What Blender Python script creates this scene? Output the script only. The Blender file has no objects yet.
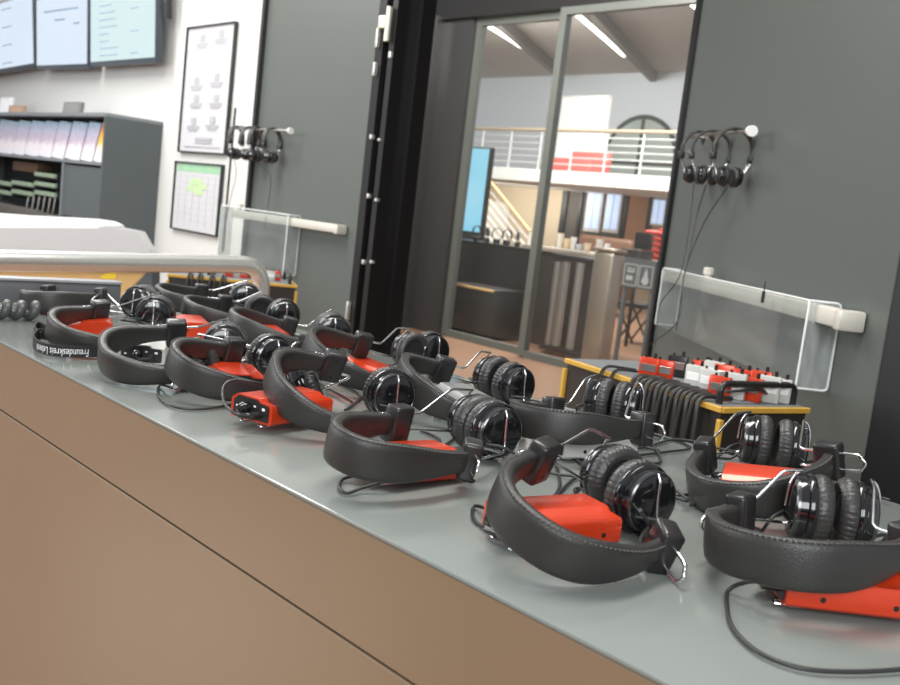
import bpy, bmesh, math, random
from mathutils import Vector, Matrix
rnd = random.Random(7)
scn = bpy.context.scene
col = scn.collection
PI = math.pi
R_ = math.radians

# ------------------------------------------------------------------ camera
W_, H_ = 900, 685
F_ = 950.0
CAMZ = 1.10
TZ = 0.85                                    # counter top height
AX = Vector((0.67716572, 0.7266003, 0.11618343))      # camera right
AY = Vector((0.17470915, -0.00538427, -0.98460536))   # camera down
AZ = Vector((-0.71478899, 0.68703931, -0.13058976))   # camera forward
cam = bpy.data.objects.new('camera', bpy.data.cameras.new('camera'))
col.objects.link(cam)
m = Matrix((AX, -AY, -AZ)).transposed().to_4x4()
m.translation = Vector((0, 0, CAMZ))
cam.matrix_world = m
cam.data.sensor_width = 36.0
cam.data.lens = F_ * 36.0 / W_
cam.data.clip_start = 0.02
cam.data.dof.use_dof = True
cam.data.dof.focus_distance = 1.05
cam.data.dof.aperture_fstop = 11.5
scn.camera = cam

def ray(px, py):
    return AX * (px - 450.0) + AY * (py - 342.5) + AZ * F_
def at(px, py, axis, val):
    """point of the room seen at (px,py) on the plane axis=val (0 x, 1 y, 2 z)"""
    d = ray(px, py)
    o = Vector((0, 0, CAMZ))
    return o + d * ((val - o[axis]) / d[axis])
def at_plane(px, py, p0, n):
    d = ray(px, py); o = Vector((0, 0, CAMZ))
    return o + d * ((p0 - o).dot(n) / d.dot(n))
def at_depth(px, py, dep):
    return Vector((0, 0, CAMZ)) + ray(px, py) * (dep / F_)

# ------------------------------------------------------------------ materials
def mat(name, c, rough=0.5, metal=0.0, spec=0.5, emit=None, estr=0.0, noise=None, bump=None, coat=0.0):
    """noise=(scale, amount): colour variation; bump=(scale, strength)"""
    M = bpy.data.materials.new(name); M.use_nodes = True
    nt = M.node_tree; b = nt.nodes['Principled BSDF']
    b.inputs['Base Color'].default_value = (*c, 1)
    b.inputs['Roughness'].default_value = rough
    b.inputs['Metallic'].default_value = metal
    b.inputs['Specular IOR Level'].default_value = spec
    if coat: 
        b.inputs['Coat Weight'].default_value = coat
        b.inputs['Coat Roughness'].default_value = 0.06
    if emit:
        b.inputs['Emission Color'].default_value = (*emit, 1); b.inputs['Emission Strength'].default_value = estr
    if noise or bump:
        tc = nt.nodes.new('ShaderNodeTexCoord')
    if noise:
        n = nt.nodes.new('ShaderNodeTexNoise'); n.inputs['Scale'].default_value = noise[0]; n.inputs['Detail'].default_value = 4
        nt.links.new(tc.outputs['Object'], n.inputs['Vector'])
        mx = nt.nodes.new('ShaderNodeMix'); mx.data_type = 'RGBA'
        k = noise[1]
        mx.inputs[6].default_value = (*[max(0, x * (1 - k)) for x in c], 1)
        mx.inputs[7].default_value = (*[min(1, x * (1 + k)) for x in c], 1)
        nt.links.new(n.outputs['Fac'], mx.inputs[0]); nt.links.new(mx.outputs[2], b.inputs['Base Color'])
    if bump:
        n2 = nt.nodes.new('ShaderNodeTexNoise'); n2.inputs['Scale'].default_value = bump[0]; n2.inputs['Detail'].default_value = 3
        nt.links.new(tc.outputs['Object'], n2.inputs['Vector'])
        bp = nt.nodes.new('ShaderNodeBump'); bp.inputs['Strength'].default_value = bump[1]; bp.inputs['Distance'].default_value = 0.002
        nt.links.new(n2.outputs['Fac'], bp.inputs['Height']); nt.links.new(bp.outputs['Normal'], b.inputs['Normal'])
    return M

def mat_clear(name, tint=(0.95, 0.97, 0.97), haze=0.06, gl=1.0):
    """thin clear sheet: see-through with surface reflection and a little haze"""
    M = bpy.data.materials.new(name); M.use_nodes = True
    nt = M.node_tree; nt.nodes.clear()
    out = nt.nodes.new('ShaderNodeOutputMaterial')
    tr = nt.nodes.new('ShaderNodeBsdfTransparent'); tr.inputs[0].default_value = (*tint, 1)
    gs = nt.nodes.new('ShaderNodeBsdfGlossy'); gs.inputs['Roughness'].default_value = 0.03
    df = nt.nodes.new('ShaderNodeBsdfDiffuse'); df.inputs[0].default_value = (0.75, 0.78, 0.78, 1)
    lw_ = nt.nodes.new('ShaderNodeLayerWeight'); lw_.inputs[0].default_value = 0.5
    pw = nt.nodes.new('ShaderNodeMath'); pw.operation = 'POWER'; pw.inputs[1].default_value = 4.0
    fr = nt.nodes.new('ShaderNodeMath'); fr.operation = 'MULTIPLY_ADD'; fr.inputs[1].default_value = 0.55 * gl; fr.inputs[2].default_value = 0.03
    nt.links.new(lw_.outputs['Facing'], pw.inputs[0]); nt.links.new(pw.outputs[0], fr.inputs[0])
    m1 = nt.nodes.new('ShaderNodeMixShader'); m2 = nt.nodes.new('ShaderNodeMixShader')
    nz = nt.nodes.new('ShaderNodeTexNoise'); nz.inputs['Scale'].default_value = 3.0
    ml = nt.nodes.new('ShaderNodeMath'); ml.operation = 'MULTIPLY'; ml.inputs[1].default_value = haze * 2
    nt.links.new(nz.outputs['Fac'], ml.inputs[0]); nt.links.new(ml.outputs[0], m1.inputs[0])
    nt.links.new(tr.outputs[0], m1.inputs[1]); nt.links.new(df.outputs[0], m1.inputs[2])
    nt.links.new(fr.outputs[0], m2.inputs[0]); nt.links.new(m1.outputs[0], m2.inputs[1]); nt.links.new(gs.outputs[0], m2.inputs[2])
    nt.links.new(m2.outputs[0], out.inputs[0])
    return M

def mat_grad(name, stops, axis='Z', rough=0.4, noise=0.0):
    """colour running along one direction of the object's bounding box"""
    M = bpy.data.materials.new(name); M.use_nodes = True
    nt = M.node_tree; b = nt.nodes['Principled BSDF']; b.inputs['Roughness'].default_value = rough
    tc = nt.nodes.new('ShaderNodeTexCoord'); sp = nt.nodes.new('ShaderNodeSeparateXYZ')
    nt.links.new(tc.outputs['Generated'], sp.inputs[0])
    rp = nt.nodes.new('ShaderNodeValToRGB')
    el = rp.color_ramp.elements
    while len(el) < len(stops): el.new(0.5)
    for e, (p, c) in zip(el, stops): e.position = p; e.color = (*c, 1)
    if noise:
        n = nt.nodes.new('ShaderNodeTexNoise'); n.inputs['Scale'].default_value = 6
        nt.links.new(tc.outputs['Generated'], n.inputs['Vector'])
        ad = nt.nodes.new('ShaderNodeMath'); ad.operation = 'MULTIPLY_ADD'; ad.inputs[1].default_value = noise
        ad2 = nt.nodes.new('ShaderNodeMath'); ad2.operation = 'SUBTRACT'; ad2.inputs[1].default_value = noise / 2
        nt.links.new(n.outputs['Fac'], ad.inputs[0]); nt.links.new(sp.outputs['XYZ'.index(axis)], ad.inputs[2])
        nt.links.new(ad.outputs[0], ad2.inputs[0]); nt.links.new(ad2.outputs[0], rp.inputs[0])
    else:
        nt.links.new(sp.outputs['XYZ'.index(axis)], rp.inputs[0])
    nt.links.new(rp.outputs[0], b.inputs['Base Color'])
    return M

LEATHER = mat('black leather', (0.027, 0.0255, 0.0235), 0.37, 0, 0.55, noise=(30, .15), bump=(900, .25))
CUSHION = mat('black cushion leather', (0.032, 0.031, 0.030), 0.38, 0, 0.55, bump=(400, .3))
PLASTIC = mat('black plastic', (0.018, 0.017, 0.017), 0.3, 0, 0.5, noise=(40, .1))
GLOSS = mat('gloss black plastic', (0.008, 0.008, 0.009), 0.10, 0, 0.6, noise=(10, .1))
RING = mat('dark chrome ring', (0.10, 0.10, 0.10), 0.18, 0.8, 0.5, noise=(10, .1))
CHROME = mat('chrome wire', (0.80, 0.80, 0.80), 0.16, 1.0, noise=(20, .05))
CABLE = mat('black cable', (0.025, 0.025, 0.026), 0.45, noise=(30, .1))
STITCH = mat('stitching thread', (0.06, 0.058, 0.055), 0.6, noise=(60, .1))
GRILLE = mat('speaker cloth', (0.012, 0.012, 0.012), 0.9, noise=(200, .4))
RED = mat('red anodised metal', (0.66, 0.045, 0.008), 0.30, 0.30, 0.6, noise=(14, .06), coat=0.3)
SILVERBOX = mat('silver receiver shell', (0.30, 0.30, 0.295), 0.35, 0.5, 0.5, noise=(14, .05))
WHITEBOX = mat('grey white receiver shell', (0.50, 0.50, 0.47), 0.42, 0, 0.5, noise=(14, .05))
HOLE = mat('dark hole', (0.006, 0.006, 0.006), 0.6, noise=(50, .1))
TOP = mat('grey laminate top', (0.205, 0.222, 0.205), 0.15, 0, 0.6, noise=(2.5, .05))
FRONT = mat('satin taupe panel', (0.31, 0.222, 0.142), 0.22, 0.35, 0.5, noise=(1.5, .12))
EDGEM = mat('pale laminate edge', (0.5, 0.51, 0.5), 0.35, noise=(10, .05))
DOORGREY = mat('grey door paint', (0.104, 0.115, 0.105), 0.38, 0, 0.45, noise=(1.2, .06), bump=(250, .06))
BLACKFRAME = mat('black door frame', (0.014, 0.013, 0.013), 0.3, 0, 0.5, noise=(6, .1))
DARKPANEL = mat('dark glossy metal panel', (0.046, 0.046, 0.047), 0.24, 0.2, 0.5, noise=(1, .1))
STEEL = mat('brushed steel', (0.55, 0.53, 0.50), 0.3, 0.9, noise=(8, .08))
BARCREAM = mat('cream push bar', (0.62, 0.59, 0.52), 0.35, 0.1, noise=(8, .05))
WALLW = mat('white wall paint', (0.68, 0.68, 0.655), 0.85, noise=(1.5, .03), bump=(120, .05))
WALLD = mat('dark wall panel', (0.012, 0.012, 0.013), 0.5, noise=(2, .1))
TRIMD = mat('dark trim line', (0.02, 0.022, 0.022), 0.5, noise=(5, .1))
FLOOR = mat('terracotta wood floor', (0.25, 0.142, 0.088), 0.3, 0, 0.5, noise=(3, .15))
CEIL = mat('grey ceiling', (0.50, 0.45, 0.40), 0.9, noise=(1, .06))
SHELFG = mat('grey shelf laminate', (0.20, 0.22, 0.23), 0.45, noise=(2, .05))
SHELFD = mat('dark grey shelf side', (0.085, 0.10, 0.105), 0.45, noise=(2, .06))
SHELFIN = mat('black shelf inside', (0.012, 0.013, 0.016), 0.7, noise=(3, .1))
YELLOW = mat('yellow wooden edge', (0.62, 0.36, 0.055), 0.45, noise=(20, .12))
CARTBLK = mat('black brown case laminate', (0.030, 0.024, 0.020), 0.4, noise=(3, .12))
CARTTOP = mat('grey case felt top', (0.17, 0.18, 0.185), 0.7, noise=(20, .15))
WHITE = mat('white gloss', (0.85, 0.85, 0.84), 0.25, noise=(3, .03))
SILVER = mat('silver panel', (0.72, 0.72, 0.72), 0.28, 0.45, noise=(4, .05))
POLISH = mat('polished steel rail', (0.92, 0.90, 0.84), 0.22, .75, noise=(4, .04))
WOODY = mat('yellow oak', (0.60, 0.38, 0.15), 0.4, noise=(4, .15))
GREYBOX = mat('blue grey metal box', (0.125, 0.13, 0.14), 0.45, 0.2, noise=(2, .06))
COIL = mat('ribbed grey hose', (0.055, 0.057, 0.057), 0.4, noise=(20, .1))
TXT = mat('white print', (0.85, 0.85, 0.85), 0.6, noise=(50, .03))
STRAP = mat('black woven strap', (0.016, 0.016, 0.016), 0.75, bump=(600, .3))
PAPER = mat('white poster paper', (0.62, 0.62, 0.64), 0.5, noise=(4, .03))
PALETXT = mat('pale grey print', (0.46, 0.46, 0.50), 0.6, noise=(20, .1))
GREENP = mat('green map print', (0.34, 0.58, 0.38), 0.6, noise=(9, .2))
GREENL = mat('light green map print', (0.52, 0.72, 0.38), 0.6, noise=(9, .2))
BLUEP = mat('blue map print', (0.12, 0.32, 0.62), 0.6, noise=(9, .1))
CLEAR = mat_clear('clear acrylic', (0.93, 0.95, 0.94), 0.07, 0.7)
CLEARHAZE = mat_clear('hazy acrylic side', (0.92, 0.94, 0.93), 0.22, 0.6)
CLEAREDGE = mat('bright acrylic edge', (0.80, 0.83, 0.82), 0.25, noise=(8, .04))
GLASS = mat_clear('door glass', (0.96, 0.97, 0.97), 0.01, 0.7)

# ------------------------------------------------------------------ mesh builder
def catmull(pts, n=8, closed=False):
    P = [Vector(p) for p in pts]
    out = []
    N = len(P)
    segs = N if closed else N - 1
    for i in range(segs):
        if closed:
            p0, p1, p2, p3 = P[(i - 1) % N], P[i], P[(i + 1) % N], P[(i + 2) % N]
        else:
            p0 = P[i - 1] if i > 0 else P[0] * 2 - P[1]
            p1, p2 = P[i], P[i + 1]
            p3 = P[i + 2] if i + 2 < N else P[-1] * 2 - P[-2]
        t1 = (p2 - p0).length; 
        for k in range(n):
            t = k / n
            out.append(0.5 * ((2 * p1) + (p2 - p0) * t + (2 * p0 - 5 * p1 + 4 * p2 - p3) * t * t + (3 * p1 - p0 - 3 * p2 + p3) * t ** 3))
    if not closed: out.append(P[-1])
    return out
def rounded(pts, r, closed=False, n=4):
    """polyline with its corners rounded"""
    P = [Vector(p) for p in pts]; N = len(P); out = []
    for i in range(N):
        if not closed and i in (0, N - 1): out.append(P[i]); continue
        a, b, c = P[(i - 1) % N], P[i], P[(i + 1) % N]
        d1 = a - b; d2 = c - b
        k = min(r, d1.length * .48, d2.length * .48)
        s = b + d1.normalized() * k; e = b + d2.normalized() * k
        for j in range(n + 1):
            t = j / n
            out.append(s * (1 - t) ** 2 + b * 2 * t * (1 - t) + e * t * t)
    return out

class MB:
    def __init__(s): s.v = []; s.f = []; s.mi = []
    def add(s, vs, fs, mi=0, M=None):
        o = len(s.v)
        s.v += [(M @ Vector(v)) if M is not None else Vector(v) for v in vs]
        s.f += [[i + o for i in f] for f in fs]; s.mi += [mi] * len(fs)
        return s
    def box(s, c, d, M=None, mi=0):
        x, y, z = (k / 2 for k in d)
        vs = [(c[0] + a * x, c[1] + b * y, c[2] + e * z) for a in (-1, 1) for b in (-1, 1) for e in (-1, 1)]
        return s.add(vs, [(0, 1, 3, 2), (4, 6, 7, 5), (0, 4, 5, 1), (2, 3, 7, 6), (0, 2, 6, 4), (1, 5, 7, 3)], mi, M)
    def rbox(s, c, d, r=0.003, seg=2, M=None, mi=0):
        bm = bmesh.new(); bmesh.ops.create_cube(bm, size=1)
        for v in bm.verts: v.co = Vector((v.co.x * d[0] + c[0], v.co.y * d[1] + c[1], v.co.z * d[2] + c[2]))
        bmesh.ops.bevel(bm, geom=list(bm.edges), offset=min(r, min(d) * .45), segments=seg, profile=0.5, affect='EDGES')
        bm.verts.index_update()
        s.add([v.co.copy() for v in bm.verts], [[v.index for v in f.verts] for f in bm.faces], mi, M); bm.free()
        return s
    def tube(s, path, r, n=8, closed=False, mi=0, M=None, caps=True):
        P = [Vector(p) for p in path]; N = len(P)
        vs = []; fs = []
        T = []
        for i in range(N):
            a = P[(i - 1) % N] if (closed or i > 0) else P[i]
            b = P[(i + 1) % N] if (closed or i < N - 1) else P[i]
            t = (b - a); T.append(t.normalized() if t.length > 1e-9 else Vector((0, 0, 1)))
        u = T[0].orthogonal().normalized()
        for i in range(N):
            u = (u - T[i] * u.dot(T[i])); u = u.normalized() if u.length > 1e-6 else T[i].orthogonal().normalized()
            w = T[i].cross(u)
            rr = r[i] if isinstance(r, (list, tuple)) else r
            for k in range(n):
                a = 2 * PI * k / n
                vs.append(P[i] + (u * math.cos(a) + w * math.sin(a)) * rr)
        for i in range(N if closed else N - 1):
            j = (i + 1) % N
            for k in range(n):
                l = (k + 1) % n
                fs.append((i * n + k, i * n + l, j * n + l, j * n + k))
        if caps and not closed:
            fs.append(tuple(range(n - 1, -1, -1))); fs.append(tuple((N - 1) * n + k for k in range(n)))
        return s.add(vs, fs, mi, M)
    def cyl(s, a, b, r, n=16, mi=0, M=None): return s.tube([a, b], r, n, False, mi, M)
    def lathe(s, prof, M=None, n=32, mi=0, mod=None):
        """prof: (radius, height) along local z; mod(angle, i) -> radius factor"""
        vs = []; fs = []
        for i, (r, h) in enumerate(prof):
            for k in range(n):
                a = 2 * PI * k / n
                q = r * (mod(a, i) if mod else 1)
                vs.append((q * math.cos(a), q * math.sin(a), h))
        for i in range(len(prof) - 1):
            for k in range(n):
                l = (k + 1) % n
                fs.append((i * n + k, i * n + l, (i + 1) * n + l, (i + 1) * n + k))
        fs.append(tuple(range(n - 1, -1, -1))); fs.append(tuple((len(prof) - 1) * n + k for k in range(n)))
        return s.add(vs, fs, mi, M)
    def prism(s, outline, d, M=None, mi=0):
        """outline in local xy, extruded along local z from 0 to d"""
        n = len(outline)
        vs = [(x, y, 0) for x, y in outline] + [(x, y, d) for x, y in outline]
        fs = [tuple(range(n - 1, -1, -1)), tuple(range(n, 2 * n))] + [(i, (i + 1) % n, n + (i + 1) % n, n + i) for i in range(n)]
        return s.add(vs, fs, mi, M)
    def quad(s, pts, mi=0): return s.add(pts, [tuple(range(len(pts)))], mi)
    def sweep(s, frames, prof, closed=False, mi=0):
        """frames: (origin, u, v); prof: list of (a,b) points"""
        n = len(prof); vs = []; fs = []
        for o, u, v in frames:
            for a, b in prof: vs.append(o + u * a + v * b)
        N = len(frames)
        for i in range(N - 1):
            for k in range(n):
                l = (k + 1) % n
                fs.append((i * n + k, i * n + l, (i + 1) * n + l, (i + 1) * n + k))
        fs.append(tuple(range(n - 1, -1, -1))); fs.append(tuple((N - 1) * n + k for k in range(n)))
        return s.add(vs, fs, mi)
    def build(s, name, mats, parent=None, smooth=35):
        root = parent
        while root is not None and root.parent is not None: root = root.parent
        off = root.location.copy() if root is not None else Vector((0, 0, 0))
        inv = root.matrix_basis.inverted() if root is not None else Matrix()
        me = bpy.data.meshes.new(name)
        me.from_pydata([inv @ v for v in s.v], [], s.f)
        mats = mats if isinstance(mats, (list, tuple)) else [mats]
        for k in mats: me.materials.append(k)
        for p, i in zip(me.polygons, s.mi): p.material_index = i; p.use_smooth = bool(smooth)
        bm = bmesh.new(); bm.from_mesh(me); bmesh.ops.recalc_face_normals(bm, faces=bm.faces); bm.to_mesh(me); bm.free()
        if smooth: me.set_sharp_from_angle(angle=R_(smooth))
        o = bpy.data.objects.new(name, me); col.objects.link(o)
        if parent is not None: o.parent = parent
        return o

def tag(o, label=None, cat=None, group=None, kind=None):
    if label: o['label'] = label
    if cat: o['category'] = cat
    if group: o['group'] = group
    if kind: o['kind'] = kind
    return o
def thing(name, label, cat, loc=(0, 0, 0), group=None):
    o = bpy.data.objects.new(name, None); o.empty_display_size = 0.02; col.objects.link(o)
    o.location = loc
    o.matrix_basis = Matrix.Translation(Vector(loc))
    return tag(o, label, cat, group)
def struct(mb, name, m, smooth=0, parent=None):
    o = mb.build(name, m, parent, smooth)
    if parent is None: o['kind'] = 'structure'
    return o
def frame_m(o, x, z):
    """matrix with given x axis and approx z axis"""
    x = Vector(x).normalized(); z = Vector(z); y = z.cross(x).normalized(); z = x.cross(y)
    M = Matrix((x, y, z)).transposed().to_4x4(); M.translation = Vector(o); return M

# ------------------------------------------------------------------ the room
b = MB(); b.box((-8, 8, -0.05), (30, 36, 0.1)); struct(b, 'floor', FLOOR)

WY = 3.05       # white wall with the screens
LY = 2.76       # plane of the left grey door
xl = at(262, 60, 1, WY).x + 0.25
b = MB(); b.box(((-11 + xl) / 2, WY + 0.06, 1.75), (xl + 11, 0.12, 3.5)); struct(b, 'wall_left', WALLW)
# thin dark joint line on the white wall
b = MB()
p = [at(x, y, 1, WY - 0.004) for x, y in ((236, 108), (234.3, 108), (221, 252), (222.8, 252))]
b.quad(p); b.add([q + Vector((0, .003, 0)) for q in p], [(0, 1, 2, 3)]); struct(b, 'trim_1', TRIMD)

# left door leaf
lx0, lx1 = at(260.5, 100, 1, LY).x, at(370, 100, 1, LY).x
d1 = MB(); d1.box(((lx0 + lx1) / 2, LY + 0.03, 1.5), (lx1 - lx0, 0.06, 3.0)); D1 = struct(d1, 'door_1', DOORGREY)
b = MB(); b.box((lx0 - 0.012, LY + 0.02, 1.5), (0.024, 0.09, 3.0)); b.build('door_edge', TRIMD, D1, 0)
# frame profile to the right of the left leaf: three stepped black bars
fx0 = at(370, 100, 1, LY).x; fx1 = at(396, 100, 1, LY).x
b = MB(); w = fx1 - fx0
b.box((fx0 + w * .14, LY + .05, 1.55), (w * .26, .10, 3.1))
b.box((fx0 + w * .42, LY + .09, 1.55), (w * .22, .12, 3.1))
b.box((fx0 + w * .68, LY + .06, 1.55), (w * .18, .14, 3.1))
b.box((fx0 + w * .5, LY + .14, 1.55), (w * .98, .08, 3.1))
FR = struct(b, 'trim_2', BLACKFRAME)
b = MB()
for px, py, hh, ww in ((378, 38, .085, .014), (375, 69, .06, .014), (391, 55, .028, .016), (372, 137, .02, .016), (380, 140, .012, .012), (369, 196, .02, .014), (377, 200, .014, .014), (364, 262, .02, .014), (372, 262, .014, .014), (348, 311, .09, .012)):
    q = at(px, py, 1, LY - .012); b.rbox(tuple(q), (ww, .02, hh), .002)
b.build('strike_plate', mat('bare strike metal', (.75, .74, .70), .3, .6, noise=(9, .05)), FR)
b = MB()
q = at(388, 24, 1, LY - .03); b.cyl(q - Vector((0, 0, .075)), q + Vector((0, 0, .075)), .013, 14)
q2 = at(383, 22, 1, LY - .015); b.rbox(tuple(q2), (.045, .02, .055), .002)
b.build('hinge', mat('cream hinge', (.78, .74, .60), .3, .3, noise=(9, .05)), FR)

def push_bar(p0, p1, nrm, parent, mount):
    """long flat bar with a bracket at its near end; nrm points away from the door"""
    u = (p1 - p0).normalized(); L = (p1 - p0).length
    M = frame_m(p0, u, (0, 0, 1))
    s = 1 if (M.to_3x3() @ Vector((0, 1, 0))).dot(nrm) > 0 else -1
    b = MB(); b.rbox((L / 2, s * .045, 0), (L, .03, .042), .006, 2, M); o = b.build('push_bar', BARCREAM, parent)
    b = MB(); b.rbox((L - .012, s * .032, -.002), (.030, .060, .046), .006, 2, M); b.build('bar_bracket', BARCREAM, o)
    b = MB(); b.lathe([(.012, 0), (.012, .012), (.017, .014), (.017, .032), (.012, .036)], M @ Matrix.Translation((mount, s * .045, .021)), 16); b.build('bar_knob', BARCREAM, o)
    return o
bz = 0.98
push_bar(Vector((at(241, 213, 1, LY).x, LY, bz)), Vector((at(347, 231, 1, LY).x, LY, bz)), Vector((0, -1, 0)), D1, .06)

# right door leaf, swung towards the counter
ra = at(665, 275, 2, bz); rb = at(866, 325, 2, bz)
ru = (rb - ra); ru.z = 0; ru.normalize()
rn = Vector((ru.y, -ru.x, 0));
if rn.dot(Vector((0, 0, 0)) - ra) < 0: rn = -rn
P0 = Vector((ra.x, ra.y, 0)) - rn * .045
def on_leaf(px, py, off=0.0): return at_plane(px, py, P0 + rn * off, rn)
e0 = on_leaf(677, 180); e1 = on_leaf(884, 340)
ua = (e0 - P0).dot(ru); ub = (e1 - P0).dot(ru)
ML = frame_m(P0, ru, (0, 0, 1))
sy = 1 if (ML.to_3x3() @ Vector((0, 1, 0))).dot(rn) > 0 else -1
b = MB(); b.box(((ua + ub) / 2, -sy * .03, 1.5), (ub - ua, .06, 3.0), ML); D2 = struct(b, 'door_2', DOORGREY)
b = MB(); b.box((ua - .018, -sy * .02, 1.5), (.036, .075, 3.0), ML); b.box((ua - .004, sy * .008, 1.5), (.008, .016, 3.0), ML)
b.build('door_edge', BLACKFRAME, D2, 0)
push_bar(P0 + ru * (ua + .19) + Vector((0, 0, bz)), P0 + ru * ((rb - P0).dot(ru) - .09) + Vector((0, 0, bz)), rn, D2, .50)
# dark wall beside it
b = MB(); q0 = P0 + ru * (ub + .012); dd = Vector((.93, -.36, 0)).normalized()
b.box((.6, 0, 1.5), (1.2, .08, 3.0), frame_m(q0 + Vector((0, .05, 0)), dd, (0, 0, 1))); struct(b, 'wall_right', WALLD)

# glass sliding door wall, y = 6
GY = 6.0
gx0, gx1 = -6.34, -3.6
b = MB(); b.box(((-9.5 + gx1) / 2, GY + .05, 3.45), (gx1 + 9.5 + 2.5, .2, 1.16)); struct(b, 'wall_header', BLACKFRAME)
b = MB(); b.box((-7.32, GY - .04, 1.45), (.96, .16, 2.9)); b.box((-8.6, GY - .02, 1.45), (1.6, .12, 2.9)); struct(b, 'wall_back', DARKPANEL)
b = MB(); b.box((-6.63, GY + .06, 1.45), (.39, .10, 2.9)); b.box((-6.835, GY + .0, 1.45), (.03, .16, 2.9)); struct(b, 'trim_3', DARKPANEL)
def glass_door(name, x0, x1, y, lab=None):
    b = MB(); fw = .07
    b.box((x0 + fw / 2, y, 1.44), (fw, .06, 2.86)); b.box((x1 - fw / 2, y, 1.44), (fw, .06, 2.86))
    b.box(((x0 + x1) / 2, y, .03), (x1 - x0 - 2 * fw, .06, .06)); b.box(((x0 + x1) / 2, y, 2.84), (x1 - x0 - 2 * fw, .06, .06))
    o = struct(b, name, mat('grey door rail ' + name, (.105, .115, .105), .4, .1, noise=(4, .08)))
    b = MB(); b.box(((x0 + x1) / 2, y, 1.45), (x1 - x0 - 2 * fw, .012, 2.72)); b.build('glass_pane', GLASS, o, 0)
glass_door('door_3', -6.43, -5.37, GY + .08)
glass_door('door_4', -5.36, -3.9, GY - .02)
b = MB(); b.box((-2.85, GY + .02, 1.45), (2.1, .12, 2.9)); struct(b, 'wall_back_right', DARKPANEL)
# side wall closing the porch on the right, out of sight behind the open door
b = MB(); b.box((-1.85, 4.6, 1.75), (.1, 2.8, 3.5)); struct(b, 'wall_porch', WALLD)

# ------------------------------------------------------------------ counter
CY0, CY1, CX0, CX1 = 0.466, 1.06, -1.95, 0.9
C = thing('counter', 'long grey-topped counter with taupe front panels under the headphones', 'counter', ((CX0 + CX1) / 2, (CY0 + CY1) / 2, 0))
b = MB(); b.rbox(((CX0 + CX1) / 2, (CY0 + CY1) / 2, TZ - .002), (CX1 - CX0, CY1 - CY0, .004), .0018, 2); b.build('countertop', [TOP], C)
b = MB(); b.rbox(((CX0 + CX1) / 2, CY0 + .0085, (TZ - .0045 + .7525) / 2), (CX1 - CX0 - .002, .015, TZ - .0045 - .7525), .001, 1); b.build('front_panel', FRONT, C)
b = MB(); b.rbox(((CX0 + CX1) / 2, CY0 + .0085, .40), (CX1 - CX0 - .002, .015, .7005), .001, 1); b.build('front_panel', FRONT, C)
b = MB(); b.box(((CX0 + CX1) / 2, (CY0 + CY1) / 2 + .01, .42), (CX1 - CX0 - .02, CY1 - CY0 - .025, .842)); b.build('cabinet_body', SHELFD, C, 0)

# ------------------------------------------------------------------ headphones
CS = 0.87; BW = 0.036; BT = 0.0125
def band_k(e):
    t = min(1, max(0, (e - .012) / .085)); t = t * t * (3 - 2 * t)
    return .60 + .41 * t
def sgn(v, p): return math.copysign(abs(v) ** p, v)
def cup_parts(root, c, axis, up, k):
    """ear cup centred on c; axis points to the outer (domed) side"""
    M = frame_m(c, up, axis)                   # local z = axis
    Rr = .0345
    M = M @ Matrix.Diagonal((CS, CS, .93, 1))
    b = MB()
    b.lathe([(.030, -.002), (Rr, -.001), (Rr + .001, .002), (Rr, .005), (.0315, .0062), (.0315, .009), (.0300, .0145)], M, 36)
    cup = b.build('ear_cup', GLOSS, root)
    b = MB(); b.lathe([(.0296, .0125), (.0312, .0130), (.0308, .0155), (.0292, .0168), (.028, .0160)], M, 36); b.build('cup_ring', RING, cup)
    b = MB(); b.lathe([(.0288, .0155), (.0280, .0172), (.023, .0188), (.014, .0197), (.004, .0200)], M, 36); b.build('cup_cap', GLOSS, cup)
    b = MB(); nf = 38
    def pl(a, i):
        s = abs(math.sin(a * nf / 2 + .35 * math.sin(5 * a + k)))
        return 1 + (.040 * (s ** .6) - .030) * (1 if i in (1, 2, 3, 4) else .4)
    b.lathe([(.0325, -.0005), (.0352, -.0025), (.0365, -.0065), (.0360, -.0105), (.034, -.0145), (.030, -.0172), (.026, -.0172), (.0225, -.0150), (.0205, -.0110)], M, 120, mod=pl)
    b.build('ear_cushion', CUSHION, cup)
    b = MB(); b.lathe([(.021, -.0125), (.021, -.0105)], M, 24); b.build('speaker_cloth', GRILLE, cup)
    return cup

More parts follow.
